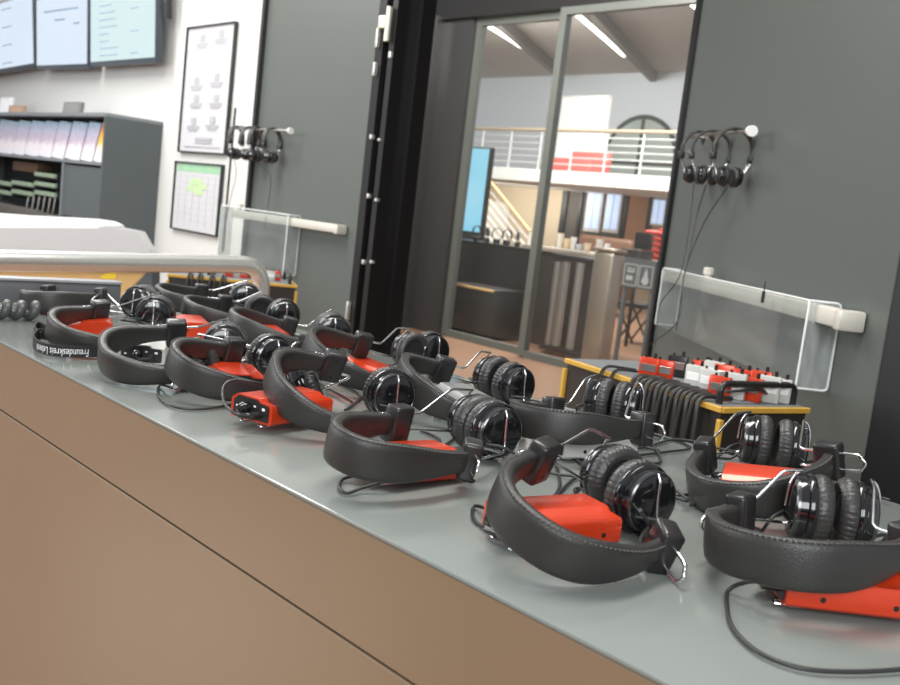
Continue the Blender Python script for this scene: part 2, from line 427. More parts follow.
def headphones(key, label, fit, cups, phi=(0, 45), loops=(.012, .02), styles=('top', 'dome'), cable=None, cable_pts=None, fine=True):
    x, y, yaw, rx, ry, z0, a, d = fit
    M = Matrix.Translation((x, y, TZ + z0)) @ Matrix.Rotation(yaw, 4, 'Z') @ Matrix.Rotation(ry, 4, 'Y') @ Matrix.Rotation(rx, 4, 'X')
    n2 = 2 / 2.35
    base = M @ Vector((d * .5, 0, 0))
    root = thing('headphones', label, 'headphones', (base.x, base.y, TZ), 'headphones laid out on the counter')
    # ---- headband: a padded strip swept along a U
    N = 56; cur = []
    for i in range(N + 1):
        t = -PI / 2 + PI * i / N
        cur.append(Vector((d * sgn(math.cos(t), n2), a * sgn(math.sin(t), n2), 0)))
    acc = [0]
    for i in range(N): acc.append(acc[-1] + (cur[i + 1] - cur[i]).length)
    Lt = acc[-1]
    def cpt(s):
        s = min(max(s, 0), Lt)
        for i in range(N):
            if acc[i + 1] >= s: 
                return cur[i].lerp(cur[i + 1], (s - acc[i]) / max(1e-9, acc[i + 1] - acc[i]))
    NS = 64; frames = []; stitch = []
    hb = MB(); st = MB()
    R3 = M.to_3x3(); nz = (R3 @ Vector((0, 0, 1))).normalized()
    prof = []
    for k in range(20):
        an = 2 * PI * k / 20
        prof.append((sgn(math.cos(an), .62), sgn(math.sin(an), .42)))
    fr2 = []
    vs = []
    for i in range(NS + 1):
        s = Lt * i / NS
        p = cpt(s); q = cpt(s + .002) - cpt(s - .002); q.normalize()
        inw = Vector((-q.y, q.x, 0)) if True else None
        if inw.dot(Vector((d * .35, 0, 0)) - p) < 0: inw = -inw
        e = min(s, Lt - s)
        k = band_k(e)                                      # slimmer towards the clamps
        th = BT / 2 * (.80 + .20 * min(1, e / .05))
        o = M @ (p + inw * (BT / 2) + Vector((0, 0, BW / 2)))
        fr2.append((o, R3 @ inw * th, nz * (BW / 2 * k)))
    hb.sweep(fr2, prof)
    band = hb.build('headband', LEATHER, root, 60)
    if fine:
        for sgnz in (1,):
            ns = int(Lt / .0042)
            for j in range(3, ns - 2):
                s = Lt * j / ns
                p = cpt(s); q = (cpt(s + .001) - cpt(s - .001)).normalized()
                inw = Vector((-q.y, q.x, 0))
                if inw.dot(Vector((d * .35, 0, 0)) - p) < 0: inw = -inw
                e = min(s, Lt - s); k = band_k(e)
                c = M @ (p + inw * .0012 + Vector((0, 0, BW / 2 + sgnz * (BW / 2 * k - .0006))))
                st.box((0, 0, 0), (.0022, .0018, .0008), frame_m(c, (R3 @ (q + inw * .35)), nz * sgnz))
        st.build('stitching', STITCH, band, 0)
    # ---- ear cups
    C3 = []
    for (cx_, cy_, cz_, cyaw, cpit, side) in cups:
        ax = Vector((math.cos(cyaw) * math.cos(cpit), math.sin(cyaw) * math.cos(cpit), math.sin(cpit))) * side
        c = Vector((cx_, cy_, TZ + cz_))
        up = Vector((0, 0, 1)) - ax * ax.z; up.normalize()
        C3.append((c, ax, up))
        cup_parts(root, c, ax, up, cx_ * 50)
    # ---- clamps and wires
    for ei, sg in enumerate((-1, 1)):
        ph = R_(phi[ei])
        dl = Vector((-math.cos(ph), -sg * math.sin(ph), 0))
        bc = M @ Vector((-.004, sg * (a - BT / 2 - .001), BW / 2))
        dirw = (R3 @ dl).normalized()
        Mb = frame_m(bc, dirw, nz)
        b = MB(); b.rbox((0, 0, 0), (.026, .0185, .0375), .0035, 3, Mb)
        blk = b.build('slider_clamp', PLASTIC, root, 40)
        b = MB()
        for zz in (-.011, .011):
            for yy in (-1, 1):
                b.cyl((0, yy * .0094, zz), (0, yy * .0090, zz), .0018, 10, M=Mb)
        b.build('screw_hole', HOLE, blk)
        c, ax, up = C3[ei]
        hz = .0085
        Lp = loops[ei]
        def P(s, z): return bc + dirw * s + nz * z
        ct = c + ax * .010 + up * .0335
        f1 = c + ax * .0195 + up * .020; f0 = c + ax * .0200; f2 = c + ax * .0195 - up * .018
        bt = P(.030, hz); bb = P(.030, -hz)
        b = MB()
        st_ = styles[ei]
        if st_ == 'dome':                                  # wire climbs across the middle of the dome
            w1 = [P(0, hz), P(.022, hz), f2.lerp(P(.022, hz), .35) + ax * .010, f2 + ax * .003, f0, f1, c + ax * .016 + up * .0255]
            w2 = [P(0, -hz), P(.022, -hz), f2.lerp(P(.022, -hz), .4) + ax * .004, f2 - up * .002]
        elif st_ == 'flat':                                # arm folded down on the counter
            lo = P(.03, 0); lo.z = TZ + .004; l2 = lo.lerp(c, .7); l2.z = TZ + .004
            w1 = [P(0, hz), P(.02, hz * .5), lo, l2, c + ax * .018 - up * .02]
            w2 = [P(0, -hz), P(.02, -hz), lo + Vector((.004, 0, 0)), l2 + Vector((.004, 0, 0)), c + ax * .018 - up * .024]
        else:
            hump = .012 if st_ == 'top' else 0.0
            w1 = [P(0, hz), bt, bt.lerp(ct, .55) + up * hump, ct, c + ax * .015 + up * .0305, f1, f0]
            f3 = c + ax * .018 - up * .016
            w2 = [P(0, -hz), bb, bb.lerp(f3, .6), f3 + ax * .004, f3]
        lp = [P(0, hz), P(-.013 - Lp * .6, hz * .95), P(-.013 - Lp, hz * .55), P(-.013 - Lp - .003, 0), P(-.013 - Lp, -hz * .55), P(-.013 - Lp * .6, -hz * .95), P(0, -hz)]
        off = Vector((0, 0, 0))
        for w_ in (w1, w2):
            pts = [Vector((q.x, q.y, max(q.z, TZ + .0025))) for q in rounded(w_, .008, n=5)]
            b.tube(pts, .0015, 8)
        # spare loop runs along the outside of the band
        outw = (R3 @ Vector((0, sg, 0))).normalized() * .0075
        pts = [q + (outw if 0 < i < len(lp) - 1 else Vector((0, 0, 0))) for i, q in enumerate(lp)]
        pts = catmull(pts, 6)
        pts = [Vector((q.x, q.y, max(q.z, TZ + .0025))) for q in pts]
        b.tube(pts, .0015, 8)
        b.build('wire_yoke', CHROME, root, 60)
    # ---- cable
    rr = random.Random(key)
    def cab(pts):
        q = catmull(pts, 8); q = [Vector((v.x, v.y, max(v.z, TZ + .0022))) for v in q]
        b = MB(); b.tube(q, .0016, 7); b.build('audio_cable', CABLE, root, 60)
    for ei in (0, 1):                                   # thin lead into each cup
        c, ax, up = C3[ei]
        s0 = c + ax * .012 - up * .022 + Vector((0, 0, 0))
        pts = [c + ax * .016 - up * .010 + (ax.cross(up)) * .02, s0 + ax * .018 + Vector((0, 0, .008)), s0 + ax * .02 + Vector((rr.uniform(-.03, .03), rr.uniform(-.01, .04), -.02))]
        for _ in range(3):
            l = pts[-1]; pts.append(Vector((min(max(l.x + rr.uniform(-.06, .06), CX0 + .05), 0.3), min(max(l.y + rr.uniform(-.03, .05), .52), CY1 - .02), TZ + rr.uniform(.003, .012))))
        cab(pts)
    for cp in (cable or []): cab(cp)
    return root

def T(px, py, z=0.003): return at(px, py, 2, TZ + z)
def cp(px, py, yaw, side, z=.0325, pit=0, dx=0):
    q = T(px, py, z); yw = R_(yaw)
    return (q.x + dx * math.cos(yw), q.y + dx * math.sin(yw), z, yw, R_(pit), side)
def pair(p1, p2, yaw, z=.0325, pit=0, yaw1=None):
    """two cups; p1 None puts the far one just behind the near one"""
    c2 = cp(*p2, yaw, 1, z, pit)
    c1 = cp(*p1, yaw if yaw1 is None else yaw1, -1, z, pit) if p1 else cp(*p2, yaw, -1, z, pit, -.0365)
    return [c1, c2]

FITS = {
#FITS_BEGIN
 'C': (-0.4453, 0.6022, -1.3836, -0.3360, 0.0471, 0.0222, 0.0679, 0.1067),
 'D': (-0.6480, 0.6083, -1.4434, -0.1345, -0.0405, 0.0185, 0.0551, 0.1219),
 'I': (-1.0137, 0.6355, -1.5531, -0.2339, -0.0794, 0.0136, 0.0691, 0.1110),
 'J': (-1.1125, 0.5909, -1.8898, -0.2724, 0.0692, 0.0191, 0.0687, 0.0998),
 'K': (-1.3223, 0.5985, -1.4414, -0.2387, 0.0521, 0.0161, 0.0672, 0.1004),
 'M': (-1.7279, 0.9757, -1.6827, -0.1030, -0.0393, 0.0069, 0.0764, 0.1151),
 'N': (-1.5394, 0.9267, -1.6196, -0.1166, -0.0455, 0.0078, 0.0757, 0.1052),
 'O': (-1.3285, 0.9077, -1.9449, -0.0770, -0.1738, 0.0034, 0.0755, 0.1148),
 'H': (-0.8416, 0.6441, -1.8701, -0.3417, -0.1661, 0.0215, 0.0751, 0.0879),
 'G': (-1.0186, 0.8359, -1.7801, -0.2590, -0.1883, 0.0157, 0.0797, 0.1081),
 'F': (-0.8468, 0.8387, -1.8520, -0.2292, -0.1757, 0.0133, 0.0817, 0.0870),
 'E': (-0.6631, 0.8832, -1.5459, 0.0810, -0.0487, 0.0173, 0.0714, 0.1195),
 'B': (-0.4564, 0.9100, -1.2675, 0.1951, 0.1677, 0.0245, 0.0694, 0.1237),
 'A': (-0.3118, 0.7250, -1.4672, 0.1015, -0.0025, 0.0208, 0.0728, 0.1154),
 'L': (-1.7261, 0.6958, -1.0559, 0.0884, 0.0392, 0.0072, 0.0651, 0.1054),
#FITS_END
}
HP = {
 'A': dict(label='black padded headphones at the right end of the counter front, long cable loop before them', cups=pair((809, 509), (852.7, 515), 36), phi=(0, 70), styles=('top', 'top'), loops=(.040, .012)),
 'B': dict(label='black padded headphones behind the rightmost pair, ear cups upright before the yellow-edged case', cups=pair((755.6, 441), (790, 447.5), 34), phi=(0, 75), styles=('top', 'top'), loops=(.03, .012)),
 'C': dict(label='large black padded headphones in the middle foreground, curled round a bright red receiver', cups=pair((612, 477), (641, 497.5), -12), phi=(0, 45), loops=(.012, .016)),
 'D': dict(label='black padded headphones at the counter edge, left of the pair around the bright red receiver', cups=pair(None, (494, 430), -10), phi=(0, 40), loops=(.006, .012)),
 'E': dict(label='black padded headphones with straight band facing us, on a pale receiver in back row', cups=pair((599.8, 401), (627, 406), 24), phi=(0, 75), styles=('top', 'top'), loops=(.01, .012)),
 'F': dict(label='black padded headphones lying around a silver-topped receiver in the back row', cups=pair((493, 377), (513.8, 385.5), -2), phi=(0, 40)),
 'G': dict(label='black padded headphones around a red receiver, in front of the dark glossy door panels', cups=pair((410, 351), (431, 351), -4), phi=(0, 40)),
 'H': dict(label='black padded headphones propped up on the red receiver with black knob panel', cups=[cp(305, 383, 60, -1, .030, 25), cp(390, 393.6, -14, 1)], styles=('low', 'dome'), phi=(0, 35)),
 'I': dict(label='black padded headphones left of the propped-up pair, thin cable loop at its front', cups=[cp(195, 361, -35, -1, .030), cp(271, 357, -5, 1)], styles=('low', 'dome'), phi=(0, 40)),
 'J': dict(label='black padded headphones curled round a pale receiver at the counter edge', cups=pair(None, (225, 346), -32), styles=('low', 'dome'), phi=(0, 40)),
 'K': dict(label='black padded headphones resting on the black lanyard with white print', cups=pair(None, (154.7, 315.5), -32), styles=('low', 'dome'), phi=(0, 40)),
 'L': dict(label='farthest left black headphones with one big glossy round cup, before the grey box', cups=pair(None, (138, 303), -50), styles=('flat', 'dome'), phi=(0, 20), loops=(.01, .05)),
 'M': dict(label='black padded headphones at the far back left of the counter, nearest the steel rail end', cups=pair(None, (245.8, 298.5), -30), styles=('low', 'dome'), phi=(0, 40)),
 'N': dict(label='black padded headphones in the second row from the far end, below the steel rail bend', cups=pair((260, 310), (283.8, 315.5), -20), styles=('low', 'dome'), phi=(0, 40)),
 'O': dict(label='black padded headphones beneath the edge of the left grey door, cup standing alone', cups=pair(None, (333, 332.3), -28), styles=('low', 'dome'), phi=(0, 40)),
}
CAB = {
 'A': [[T(772, 583, .012), T(748, 582, .012), T(729, 590), T(727, 606), T(733, 628), T(758, 652), T(800, 668), T(850, 672), T(905, 669), T(960, 660)]],
 'C': [[T(497, 527, .01), T(482, 526), T(473, 517), T(475, 506), T(490, 510, .01)], [T(556, 462), T(560, 485), T(552, 500), T(572, 480), T(590, 472), T(575, 455), T(600, 440), T(660, 450)],
       [T(640, 540, .03), T(648, 525, .02), T(640, 510, .05)], [T(690, 505), T(720, 505), T(690, 495), T(668, 498)]],
 'D': [[T(387, 481, .012), T(365, 487, .006), T(347, 493), T(339, 487), T(345, 478), T(370, 474, .01)], [T(420, 430), T(440, 440), T(430, 452), T(452, 440), T(470, 420), T(440, 400), T(420, 410)]],
 'I': [[T(172, 388, .01), T(160, 385), T(159, 396), T(172, 406), T(200, 409), T(240, 403), T(258, 396)]],
 'H': [[T(252, 417, .02), T(236, 414, .024), T(224, 402, .03), T(224, 386, .04), T(236, 380, .045), T(262, 384, .04), T(290, 390, .02)], [T(330, 380), T(360, 395), T(345, 410), T(372, 385), T(340, 372), T(318, 380), T(352, 402)]],
 'G': [[T(395, 372), T(405, 380), T(420, 372), T(440, 380), T(420, 395)]],
 'F': [[T(470, 378), T(485, 395), T(500, 405), T(530, 400), T(556, 408)]],
 'B': [[T(640, 455), T(665, 452), T(690, 448), T(672, 440), T(650, 446), T(620, 452)]],
 'E': [[T(640, 436), T(655, 448), T(660, 462), T(640, 462), T(610, 455)]],
}
def fitted():
    for k in 'CADBEFHGIJKONML':
        h = HP[k]
        headphones(k, h['label'], FITS[k], h['cups'], h.get('phi', (0, 45)), h.get('loops', (.012, .02)), h.get('styles', ('top', 'dome')), CAB.get(k), None, fine=k in 'ABCDEFGHIJK')
fitted()

# ------------------------------------------------------------------ receivers
RG = 'wireless receivers lying on the counter'
def receiver(label, c, yaw, z=0.0, shell=RED, tilt=(0, 0), L=.095, clip=True, name='wireless_receiver', group=RG):
    """stepped box; the panel with knob and jack sits at its +x end"""
    root = thing(name, label, 'receiver', (c[0], c[1], TZ + z), group)
    M = Matrix.Translation((c[0], c[1], TZ + z + .001)) @ Matrix.Rotation(yaw, 4, 'Z') @ Matrix.Rotation(tilt[1], 4, 'Y') @ Matrix.Rotation(tilt[0], 4, 'X')
    Mp = M @ Matrix(((0, 0, 1, -L / 2), (1, 0, 0, 0), (0, 1, 0, 0), (0, 0, 0, 1)))   # outline (y,z) extruded along x
    ol = [(-.031, .002), (-.029, 0), (.029, 0), (.031, .002), (.031, .0185), (.029, .0212), (.014, .0222), (.011, .0248), (.008, .0255), (-.022, .0255), (-.0245, .0248), (-.0262, .0225), (-.029, .0215), (-.031, .019)]
    b = MB(); b.prism(ol, L, Mp)
    bm = bmesh.new(); vv = [bm.verts.new(v) for v in b.v]
    for f in b.f: bm.faces.new([vv[i] for i in f])
    bmesh.ops.bevel(bm, geom=[e for e in bm.edges if len(e.link_faces) == 2 and e.calc_face_angle(0) > 1.2], offset=.0015, segments=2, affect='EDGES')
    bm.verts.index_update(); b2 = MB(); b2.add([v.co.copy() for v in bm.verts], [[v.index for v in f.verts] for f in bm.faces]); bm.free()
    shell_o = b2.build('shell', shell, root, 40)
    b = MB()
    for k in (-.030, .022):
        for s_ in (-1, 1): b.cyl((k, s_ * .0312, .008), (k, s_ * .0309, .008), .0022, 10, M=M)
    b.cyl((-L / 2 - .0003, .010, .012), (-L / 2 + .0002, .010, .012), .002, 10, M=M)
    b.build('screw_hole', HOLE, shell_o)
    s_ = .86
    b = MB(); b.prism([(y * s_, .0022 + z_ * s_) for y, z_ in ol], .0015, M @ Matrix(((0, 0, 1, L / 2 - .0006), (1, 0, 0, 0), (0, 1, 0, 0), (0, 0, 0, 1))))
    pn = b.build('end_panel', PLASTIC, root, 0)
    b = MB(); b.lathe([(.0068, 0), (.0074, .003), (.0068, .008), (.0045, .0115), (.001, .0125)], M @ Matrix.Translation((L / 2 + .0008, -.006, .0125)) @ Matrix.Rotation(PI / 2, 4, 'Y'), 18); b.build('volume_knob', GLOSS, pn)
    b = MB(); b.cyl((L / 2, .013, .0085), (L / 2 + .012, .0125, .0085), .0042, 12, M=M); b.cyl((L / 2 + .010, .0125, .0085), (L / 2 + .013, -.004, .0065), .0030, 10, M=M); b.build('jack_plug', PLASTIC, pn)
    b = MB(); b.rbox((L / 2 + .001, .006, .0165), (.001, .003, .002), .0003, 1, M); b.rbox((L / 2 + .001, .019, .0155), (.001, .004, .003), .0003, 1, M); b.rbox((L / 2 + .001, -.021, .0125), (.001, .003, .002), .0003, 1, M); b.build('led_window', TXT, pn)
    if clip:
        b = MB()
        for s_ in (-.012, .016):
            b.tube(rounded([M @ Vector(q) for q in ((L / 2 - .02, s_, .001), (L / 2 + .004, s_, -.001), (L / 2 + .006, s_ + .006, -.0015), (L / 2 - .014, s_ + .007, -.002))], .003), .0009, 6)
        b.build('belt_clip', CHROME, root)
    return root
def rc(label, c, yaw, **k): return receiver(label, c, R_(yaw), **k)
rc('bright red receiver inside the large middle foreground headphones', (-.476, .597), 256, z=.001)
rc('red receiver under the band of the rightmost headphones, side with two holes showing', (-.276, .688), 226, z=.005)
rc('red receiver inside the headphones before the yellow-edged case end', (-.440, .897), 205, z=.006, tilt=(R_(-10), R_(6)))
rc('red receiver lying under the headphones left of the large foreground pair', (-.652, .592), -90, z=.004, tilt=(0, R_(-3)))
rc('red receiver with black knob panel and plugged cable facing the counter edge', (-.868, .590), -78, z=.009)
rc('red receiver inside the headphones with a thin cable loop in front', (-1.03, .625), -20, z=.006)
rc('red receiver inside the headphones that rest on the printed lanyard', (-1.385, .588), 158, z=.012, tilt=(R_(-7), 0))
rc('red receiver inside the back row headphones in front of the glossy door panels', (-1.05, .85), 170, z=.004)
rc('pale silver receiver lying flat inside the back row headphones', (-.826, .826), 160, z=.012, shell=SILVERBOX)
rc('pale receiver with black knob panel inside headphones at the counter edge', (-1.247, .607), -30, z=.003, shell=WHITEBOX)
rc('pale receiver under the straight headband in the back row', (-.648, .857), 251, z=.003, shell=WHITEBOX)
q = T(190, 324, .02); rc('red receiver between the far headphones, behind the lone glossy cup', (q.x, q.y), 160, z=.003)
q = T(268, 334, .02); rc('red receiver deep inside the headphones beneath the left grey door', (q.x, q.y), 160, z=.003)
q = T(46, 309, .016); rc('dark red receiver under the farthest left headphones', (q.x - .075, q.y + .055), 100, z=.002)

# ------------------------------------------------------------------ printed lanyards
def text_mesh(body, size, M, parent, name='printed_text', material=TXT):
    cu = bpy.data.curves.new('text', 'FONT'); cu.body = body; cu.size = size; cu.align_x = 'LEFT'; cu.extrude = 0.0002
    to = bpy.data.objects.new('text', cu); col.objects.link(to)
    dg = bpy.context.evaluated_depsgraph_get(); me = bpy.data.meshes.new_from_object(to.evaluated_get(dg))
    bpy.data.objects.remove(to)
    b = MB(); b.add([v.co.copy() for v in me.vertices], [list(p.vertices) for p in me.polygons], 0, M)
    bpy.data.meshes.remove(me)
    return b.build(name, material, parent, 0)
def lanyard(label, pts, body, size, h=.015):
    """strap standing on its edge along pts; text hangs upside down on its front"""
    P = catmull(pts, 10)
    root = thing('lanyard', label, 'lanyard', tuple(P[0]))
    fr = []
    for i, p in enumerate(P):
        t = (P[min(i + 1, len(P) - 1)] - P[max(i - 1, 0)]).normalized()
        nn = Vector((t.y, -t.x, 0)).normalized()
        fr.append((p + Vector((0, 0, h / 2 + .001)), nn * .0008, Vector((0, 0, 1)) * h / 2))
    b = MB(); b.sweep(fr, [(-1, -1), (1, -1), (1, 1), (-1, 1)]); s = b.build('strap', STRAP, root, 30)
    if body:
        # upside-down lettering: runs from the strap's end back to its start
        cu = bpy.data.curves.new('text', 'FONT'); cu.body = body; cu.size = size; cu.extrude = 0.0
        to = bpy.data.objects.new('text', cu); col.objects.link(to)
        dg = bpy.context.evaluated_depsgraph_get(); me = bpy.data.meshes.new_from_object(to.evaluated_get(dg))
        bpy.data.objects.remove(to)
        acc = [0]
        for i in range(len(P) - 1): acc.append(acc[-1] + (P[i + 1] - P[i]).length)
        def along(s):
            s = min(max(s, 0), acc[-1])
            for i in range(len(P) - 1):
                if acc[i + 1] >= s:
                    k = (s - acc[i]) / (acc[i + 1] - acc[i]); t = (P[i + 1] - P[i]).normalized()
                    return P[i].lerp(P[i + 1], k), t
        vs = []
        for v in me.vertices:
            p, t = along(acc[-1] - .020 - v.co.x * .62)
            nn = Vector((t.y, -t.x, 0)).normalized()
            if nn.dot(Vector((0, 0, 0)) - p) < 0: nn = -nn
            vs.append(p + nn * .0012 + Vector((0, 0, h * .78 - v.co.y)))
        b = MB(); b.add(vs, [list(p.vertices) for p in me.polygons]); bpy.data.meshes.remove(me)
        b.build('printed_text', TXT, s, 0)
    return root
lanyard('black lanyard with upside-down white lettering under the far left headphones', [T(62, 345), T(48, 341), T(38, 340), T(33, 347), T(40, 353.5), T(55, 357), T(72, 358), T(88, 358), T(102, 357.5)], 'Freundeskreis Lebensh', .0145, .0155)
# folded grey-black strap end next to it
lanyard('plain black lanyard loop at the back of the printed lanyard', [T(60, 341), T(47, 334), T(38, 330), T(34, 335), T(40, 341)], None, .01, .012)

# ------------------------------------------------------------------ coil of hose at the far end of the counter
b = MB(); q0 = T(-30, 315, .0); dirc = Vector((.05, 1, 0)).normalized(); pts = []
q0 = Vector((-1.605, CY0 + .022, TZ + .0175))
for i in range(0, 16 * 4 + 8):
    a = 2 * PI * i / 16; s = i * .020 / 16 * 1.1
    pts.append(q0 + Vector((0.012 * math.sin(s * 9), s, 0)) + Vector((math.cos(a) * .014, 0, math.sin(a) * .0095)))
b.tube(pts, .0076, 10); o = b.build('coiled_cable', COIL, None, 60); tag(o, 'thick dark coiled cable at the far left end of the counter', 'cable')

# ------------------------------------------------------------------ steel rail and reception desk, far left
A_ = at(-12, 260, 2, .846); B_ = at(246, 264.5, 2, .868)
Bd = at(274, 300, 2, .80); 
dirr = (B_ - A_).normalized()
Bp = B_ + dirr * .07
pa = [Vector((A_.x, A_.y - .02, 0.0)) - dirr * .06, A_ - dirr * .06 , Bp, Vector((Bp.x, Bp.y, 0.0))]
b = MB(); b.tube(rounded(pa, .095, n=10), .029, 18); o = b.build('steel_rail', POLISH, None, 60)
tag(o, 'polished steel tube rail bending down at its right end, left background', 'railing')

DN = Vector((.727, -.677, 0)).normalized(); DU = Vector((.677, .727, 0)).normalized()
D0 = at_depth(75, 240, 4.3)
def dp(px, py, off=0.0): return at_plane(px, py, D0 + DN * off, DN)
def slab(name, pts, depth, m, parent, off=0.0, bev=0.0):
    P = [dp(x, y, off) for x, y in pts]; b = MB(); n = len(P)
    Q = [p - DN * depth for p in P]
    b.add(P + Q, [tuple(range(n)), tuple(range(2 * n - 1, n - 1, -1))] + [(i, (i + 1) % n, n + (i + 1) % n, n + i) for i in range(n)])
    return b.build(name, m, parent, 30)
q = dp(60, 300)
DK = thing('reception_desk', 'white and silver reception desk with rounded top and oak base, left background', 'desk', (q.x, q.y, 0))
slab('worktop', [(-60, 211), (0, 215.5), (70, 219), (88, 221.5), (98, 226), (99, 230), (-60, 228)], .35, WHITE, DK, -.05)
slab('fascia', [(-60, 227), (118, 228), (138, 232), (152, 256), (152, 262), (-60, 252)], .10, SILVER, DK, 0)
slab('fascia', [(-60, 247), (152, 258), (150, 272.5), (-60, 271)], .10, WHITE, DK, -.02)
z0 = dp(60, 300).z
slab('base_panel', [(-60, 270), (147, 272), (122, 300), (100, 420), (-60, 420)], .12, WOODY, DK, -.03)
slab('base_leg', [(147, 272), (152, 272), (152, 430), (100, 430), (122, 296)], .12, SHELFD, DK, -.03)
b = MB(); p = [dp(x, y, -.028) for x, y in ((100, 276.5), (107, 273), (117, 273), (115, 279), (103, 279))]; b.quad(p); b.build('yellow_sticker', mat('yellow sticker', (.8, .55, .03), .5, noise=(20, .1)), DK, 0)

# grey panel standing across the end of the counter
PX_ = -1.80
zt = at(60, 279.5, 0, PX_).z; y0 = CY0 + .004; y1 = at(122, 282, 0, PX_).y
G_ = thing('partition_panel', 'blue-grey metal panel standing across the far left end of the counter', 'panel', (PX_, (y0 + y1) / 2, TZ))
b = MB(); b.rbox((PX_ - .015, (y0 + y1) / 2, (zt - .006 + TZ) / 2 + .0005), (.03, y1 - y0, zt - .006 - TZ - .001), .003); b.build('panel_sheet', GREYBOX, G_)
b = MB(); b.rbox((PX_ - .015, (y0 + y1) / 2, zt - .003), (.034, y1 - y0 + .004, .006), .002); b.build('panel_cap', mat('pale grey lid', (.36, .37, .38), .4, .2, noise=(5, .05)), G_)

# ------------------------------------------------------------------ shelf unit, screens, posters on the white wall
sx1 = at(163.5, 122.1, 1, WY).x; szt = at(163.5, 122.1, 1, WY).z; sfy = at(106.2, 112.7, 0, sx1).y
sx0 = at(-40, 130, 1, sfy).x; dep = WY - sfy - .004
def sq(px, py, off=0): return at(px, py, 1, sfy + off)
SH = thing('shelf_unit', 'grey open shelf unit with brochures and card trays against the white wall', 'shelf', ((sx0 + sx1) / 2, (sfy + WY) / 2, 0))
cy = sfy + dep / 2; th = .022
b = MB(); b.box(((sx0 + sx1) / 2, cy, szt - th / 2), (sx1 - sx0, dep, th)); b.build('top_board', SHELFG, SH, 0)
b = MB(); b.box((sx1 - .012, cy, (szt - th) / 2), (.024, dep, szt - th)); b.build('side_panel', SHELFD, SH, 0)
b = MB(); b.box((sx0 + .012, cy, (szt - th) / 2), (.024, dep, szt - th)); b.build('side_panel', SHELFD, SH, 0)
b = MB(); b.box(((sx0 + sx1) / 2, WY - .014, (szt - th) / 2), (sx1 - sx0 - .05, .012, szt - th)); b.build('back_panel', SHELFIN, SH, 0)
zs = sq(50, 159).z
b = MB(); b.box(((sx0 + sx1) / 2, cy - .004, zs), (sx1 - sx0 - .05, dep - .03, th)); b.build('shelf_board', SHELFG, SH, 0)
zb = sq(60, 217).z
b = MB(); b.box(((sx0 + sx1) / 2, cy - .004, zb - .03), (sx1 - sx0 - .05, dep - .03, .06)); b.build('shelf_board', mat('brown grey plinth', (.13, .12, .11), .5, noise=(4, .06)), SH, 0)
xd = sq(59.5, 190).x
b = MB(); b.box((xd, cy - .004, (zs + zb) / 2 - .005), (th, dep - .03, zs - zb - th)); b.build('divider', SHELFG, SH, 0)
b = MB(); xa = xd + .03; xb = sx1 - .05; nsl = 22
for i in range(nsl):
    w = (xb - xa) / nsl; b.rbox((xa + w * (i + .5), sfy + .03, (zs + zb) / 2 - .005), (w * .96, .012, zs - zb - th - .02), .003, 1)
b.build('tambour_door', SHELFD, SH)
BRO = mat_grad('brochure cover', [(0, (.75, .74, .80)), (.30, (.78, .72, .76)), (.55, (.50, .42, .52)), (.8, (.52, .58, .76)), (.93, (.60, .78, .92)), (1, (.35, .62, .85))], 'Z', .35, .5)
BRO2 = mat_grad('orange brochure cover', [(0, (.76, .74, .80)), (.35, (.8, .7, .6)), (.55, (.85, .55, .06)), (.8, (.85, .30, .06)), (1, (.6, .30, .40))], 'Z', .35, .4)
for i, (xa, xb) in enumerate(((-8, 10), (11, 22), (23.5, 36), (37, 49), (50.5, 62), (64, 78), (80, 91), (93, 101))):
    p0 = sq(xa, 153, .05); p1 = sq(xb, 158, .05)
    zl = zs + th / 2 + .001; hh = .275; w = p1.x - p0.x
    M = Matrix.Translation(((p0.x + p1.x) / 2, sfy + .06, zl)) @ Matrix.Rotation(R_(-9), 4, 'X') @ Matrix.Rotation(R_(3), 4, 'Y')
    b = MB(); b.rbox((0, 0, hh / 2), (w, .012, hh), .002, 1, M)
    last = i == 7
    o = b.build('brochure', BRO2 if last else BRO)
    tag(o, 'orange and yellow brochure at the right end of the top shelf' if last else 'pale lilac and blue brochure, %s on the top shelf' % (['cut by the left frame edge', 'fully seen leftmost one', 'second one fully seen from left', 'third one fully seen from left', 'third one left of the orange brochure', 'second one left of the orange brochure', 'right beside the orange brochure', ''][i]), 'brochure', 'brochures on the top shelf')
# card trays in the lower compartment
CARD = mat('green white cards', (.26, .34, .24), .6, noise=(60, .45))
k = 0
for r, yy in enumerate((170, 179.5, 188.5)):
    for c_, (xa, xb) in enumerate(((-7, 12), (14, 34.5), (37, 57))):
        if r == 0 and c_ < 2: continue
        p0 = sq(xa, yy + c_ * .9 - 1, .06); p1 = sq(xb, yy + 7 + c_ * .9, .06)
        t = thing('card_tray', 'black tray of green cards, %s row, %s column of the shelf rack' % (('top', 'middle', 'bottom')[r], ('left', 'middle', 'right')[c_]), 'tray', ((p0.x + p1.x) / 2, sfy + .12, p0.z - .07), 'card trays in the shelf unit')
        w = p1.x - p0.x; z = (p0.z + p1.z) / 2
        b = MB(); b.rbox(((p0.x + p1.x) / 2, sfy + .13, z - .026), (w, .14, .012), .002, 1); b.box((p0.x + .004, sfy + .13, z), (.008, .14, .05)); b.box((p1.x - .004, sfy + .13, z), (.008, .14, .05)); b.build('tray', SHELFIN, t, 0)
        b = MB()
        for j in range(7): b.rbox((p0.x + w * (j + .5) / 7, sfy + .085 + .002 * (j % 2), z - .004), (w / 7 * .9, .09, .030), .002, 1)
        b.build('card_stack', CARD, t)
        k += 1
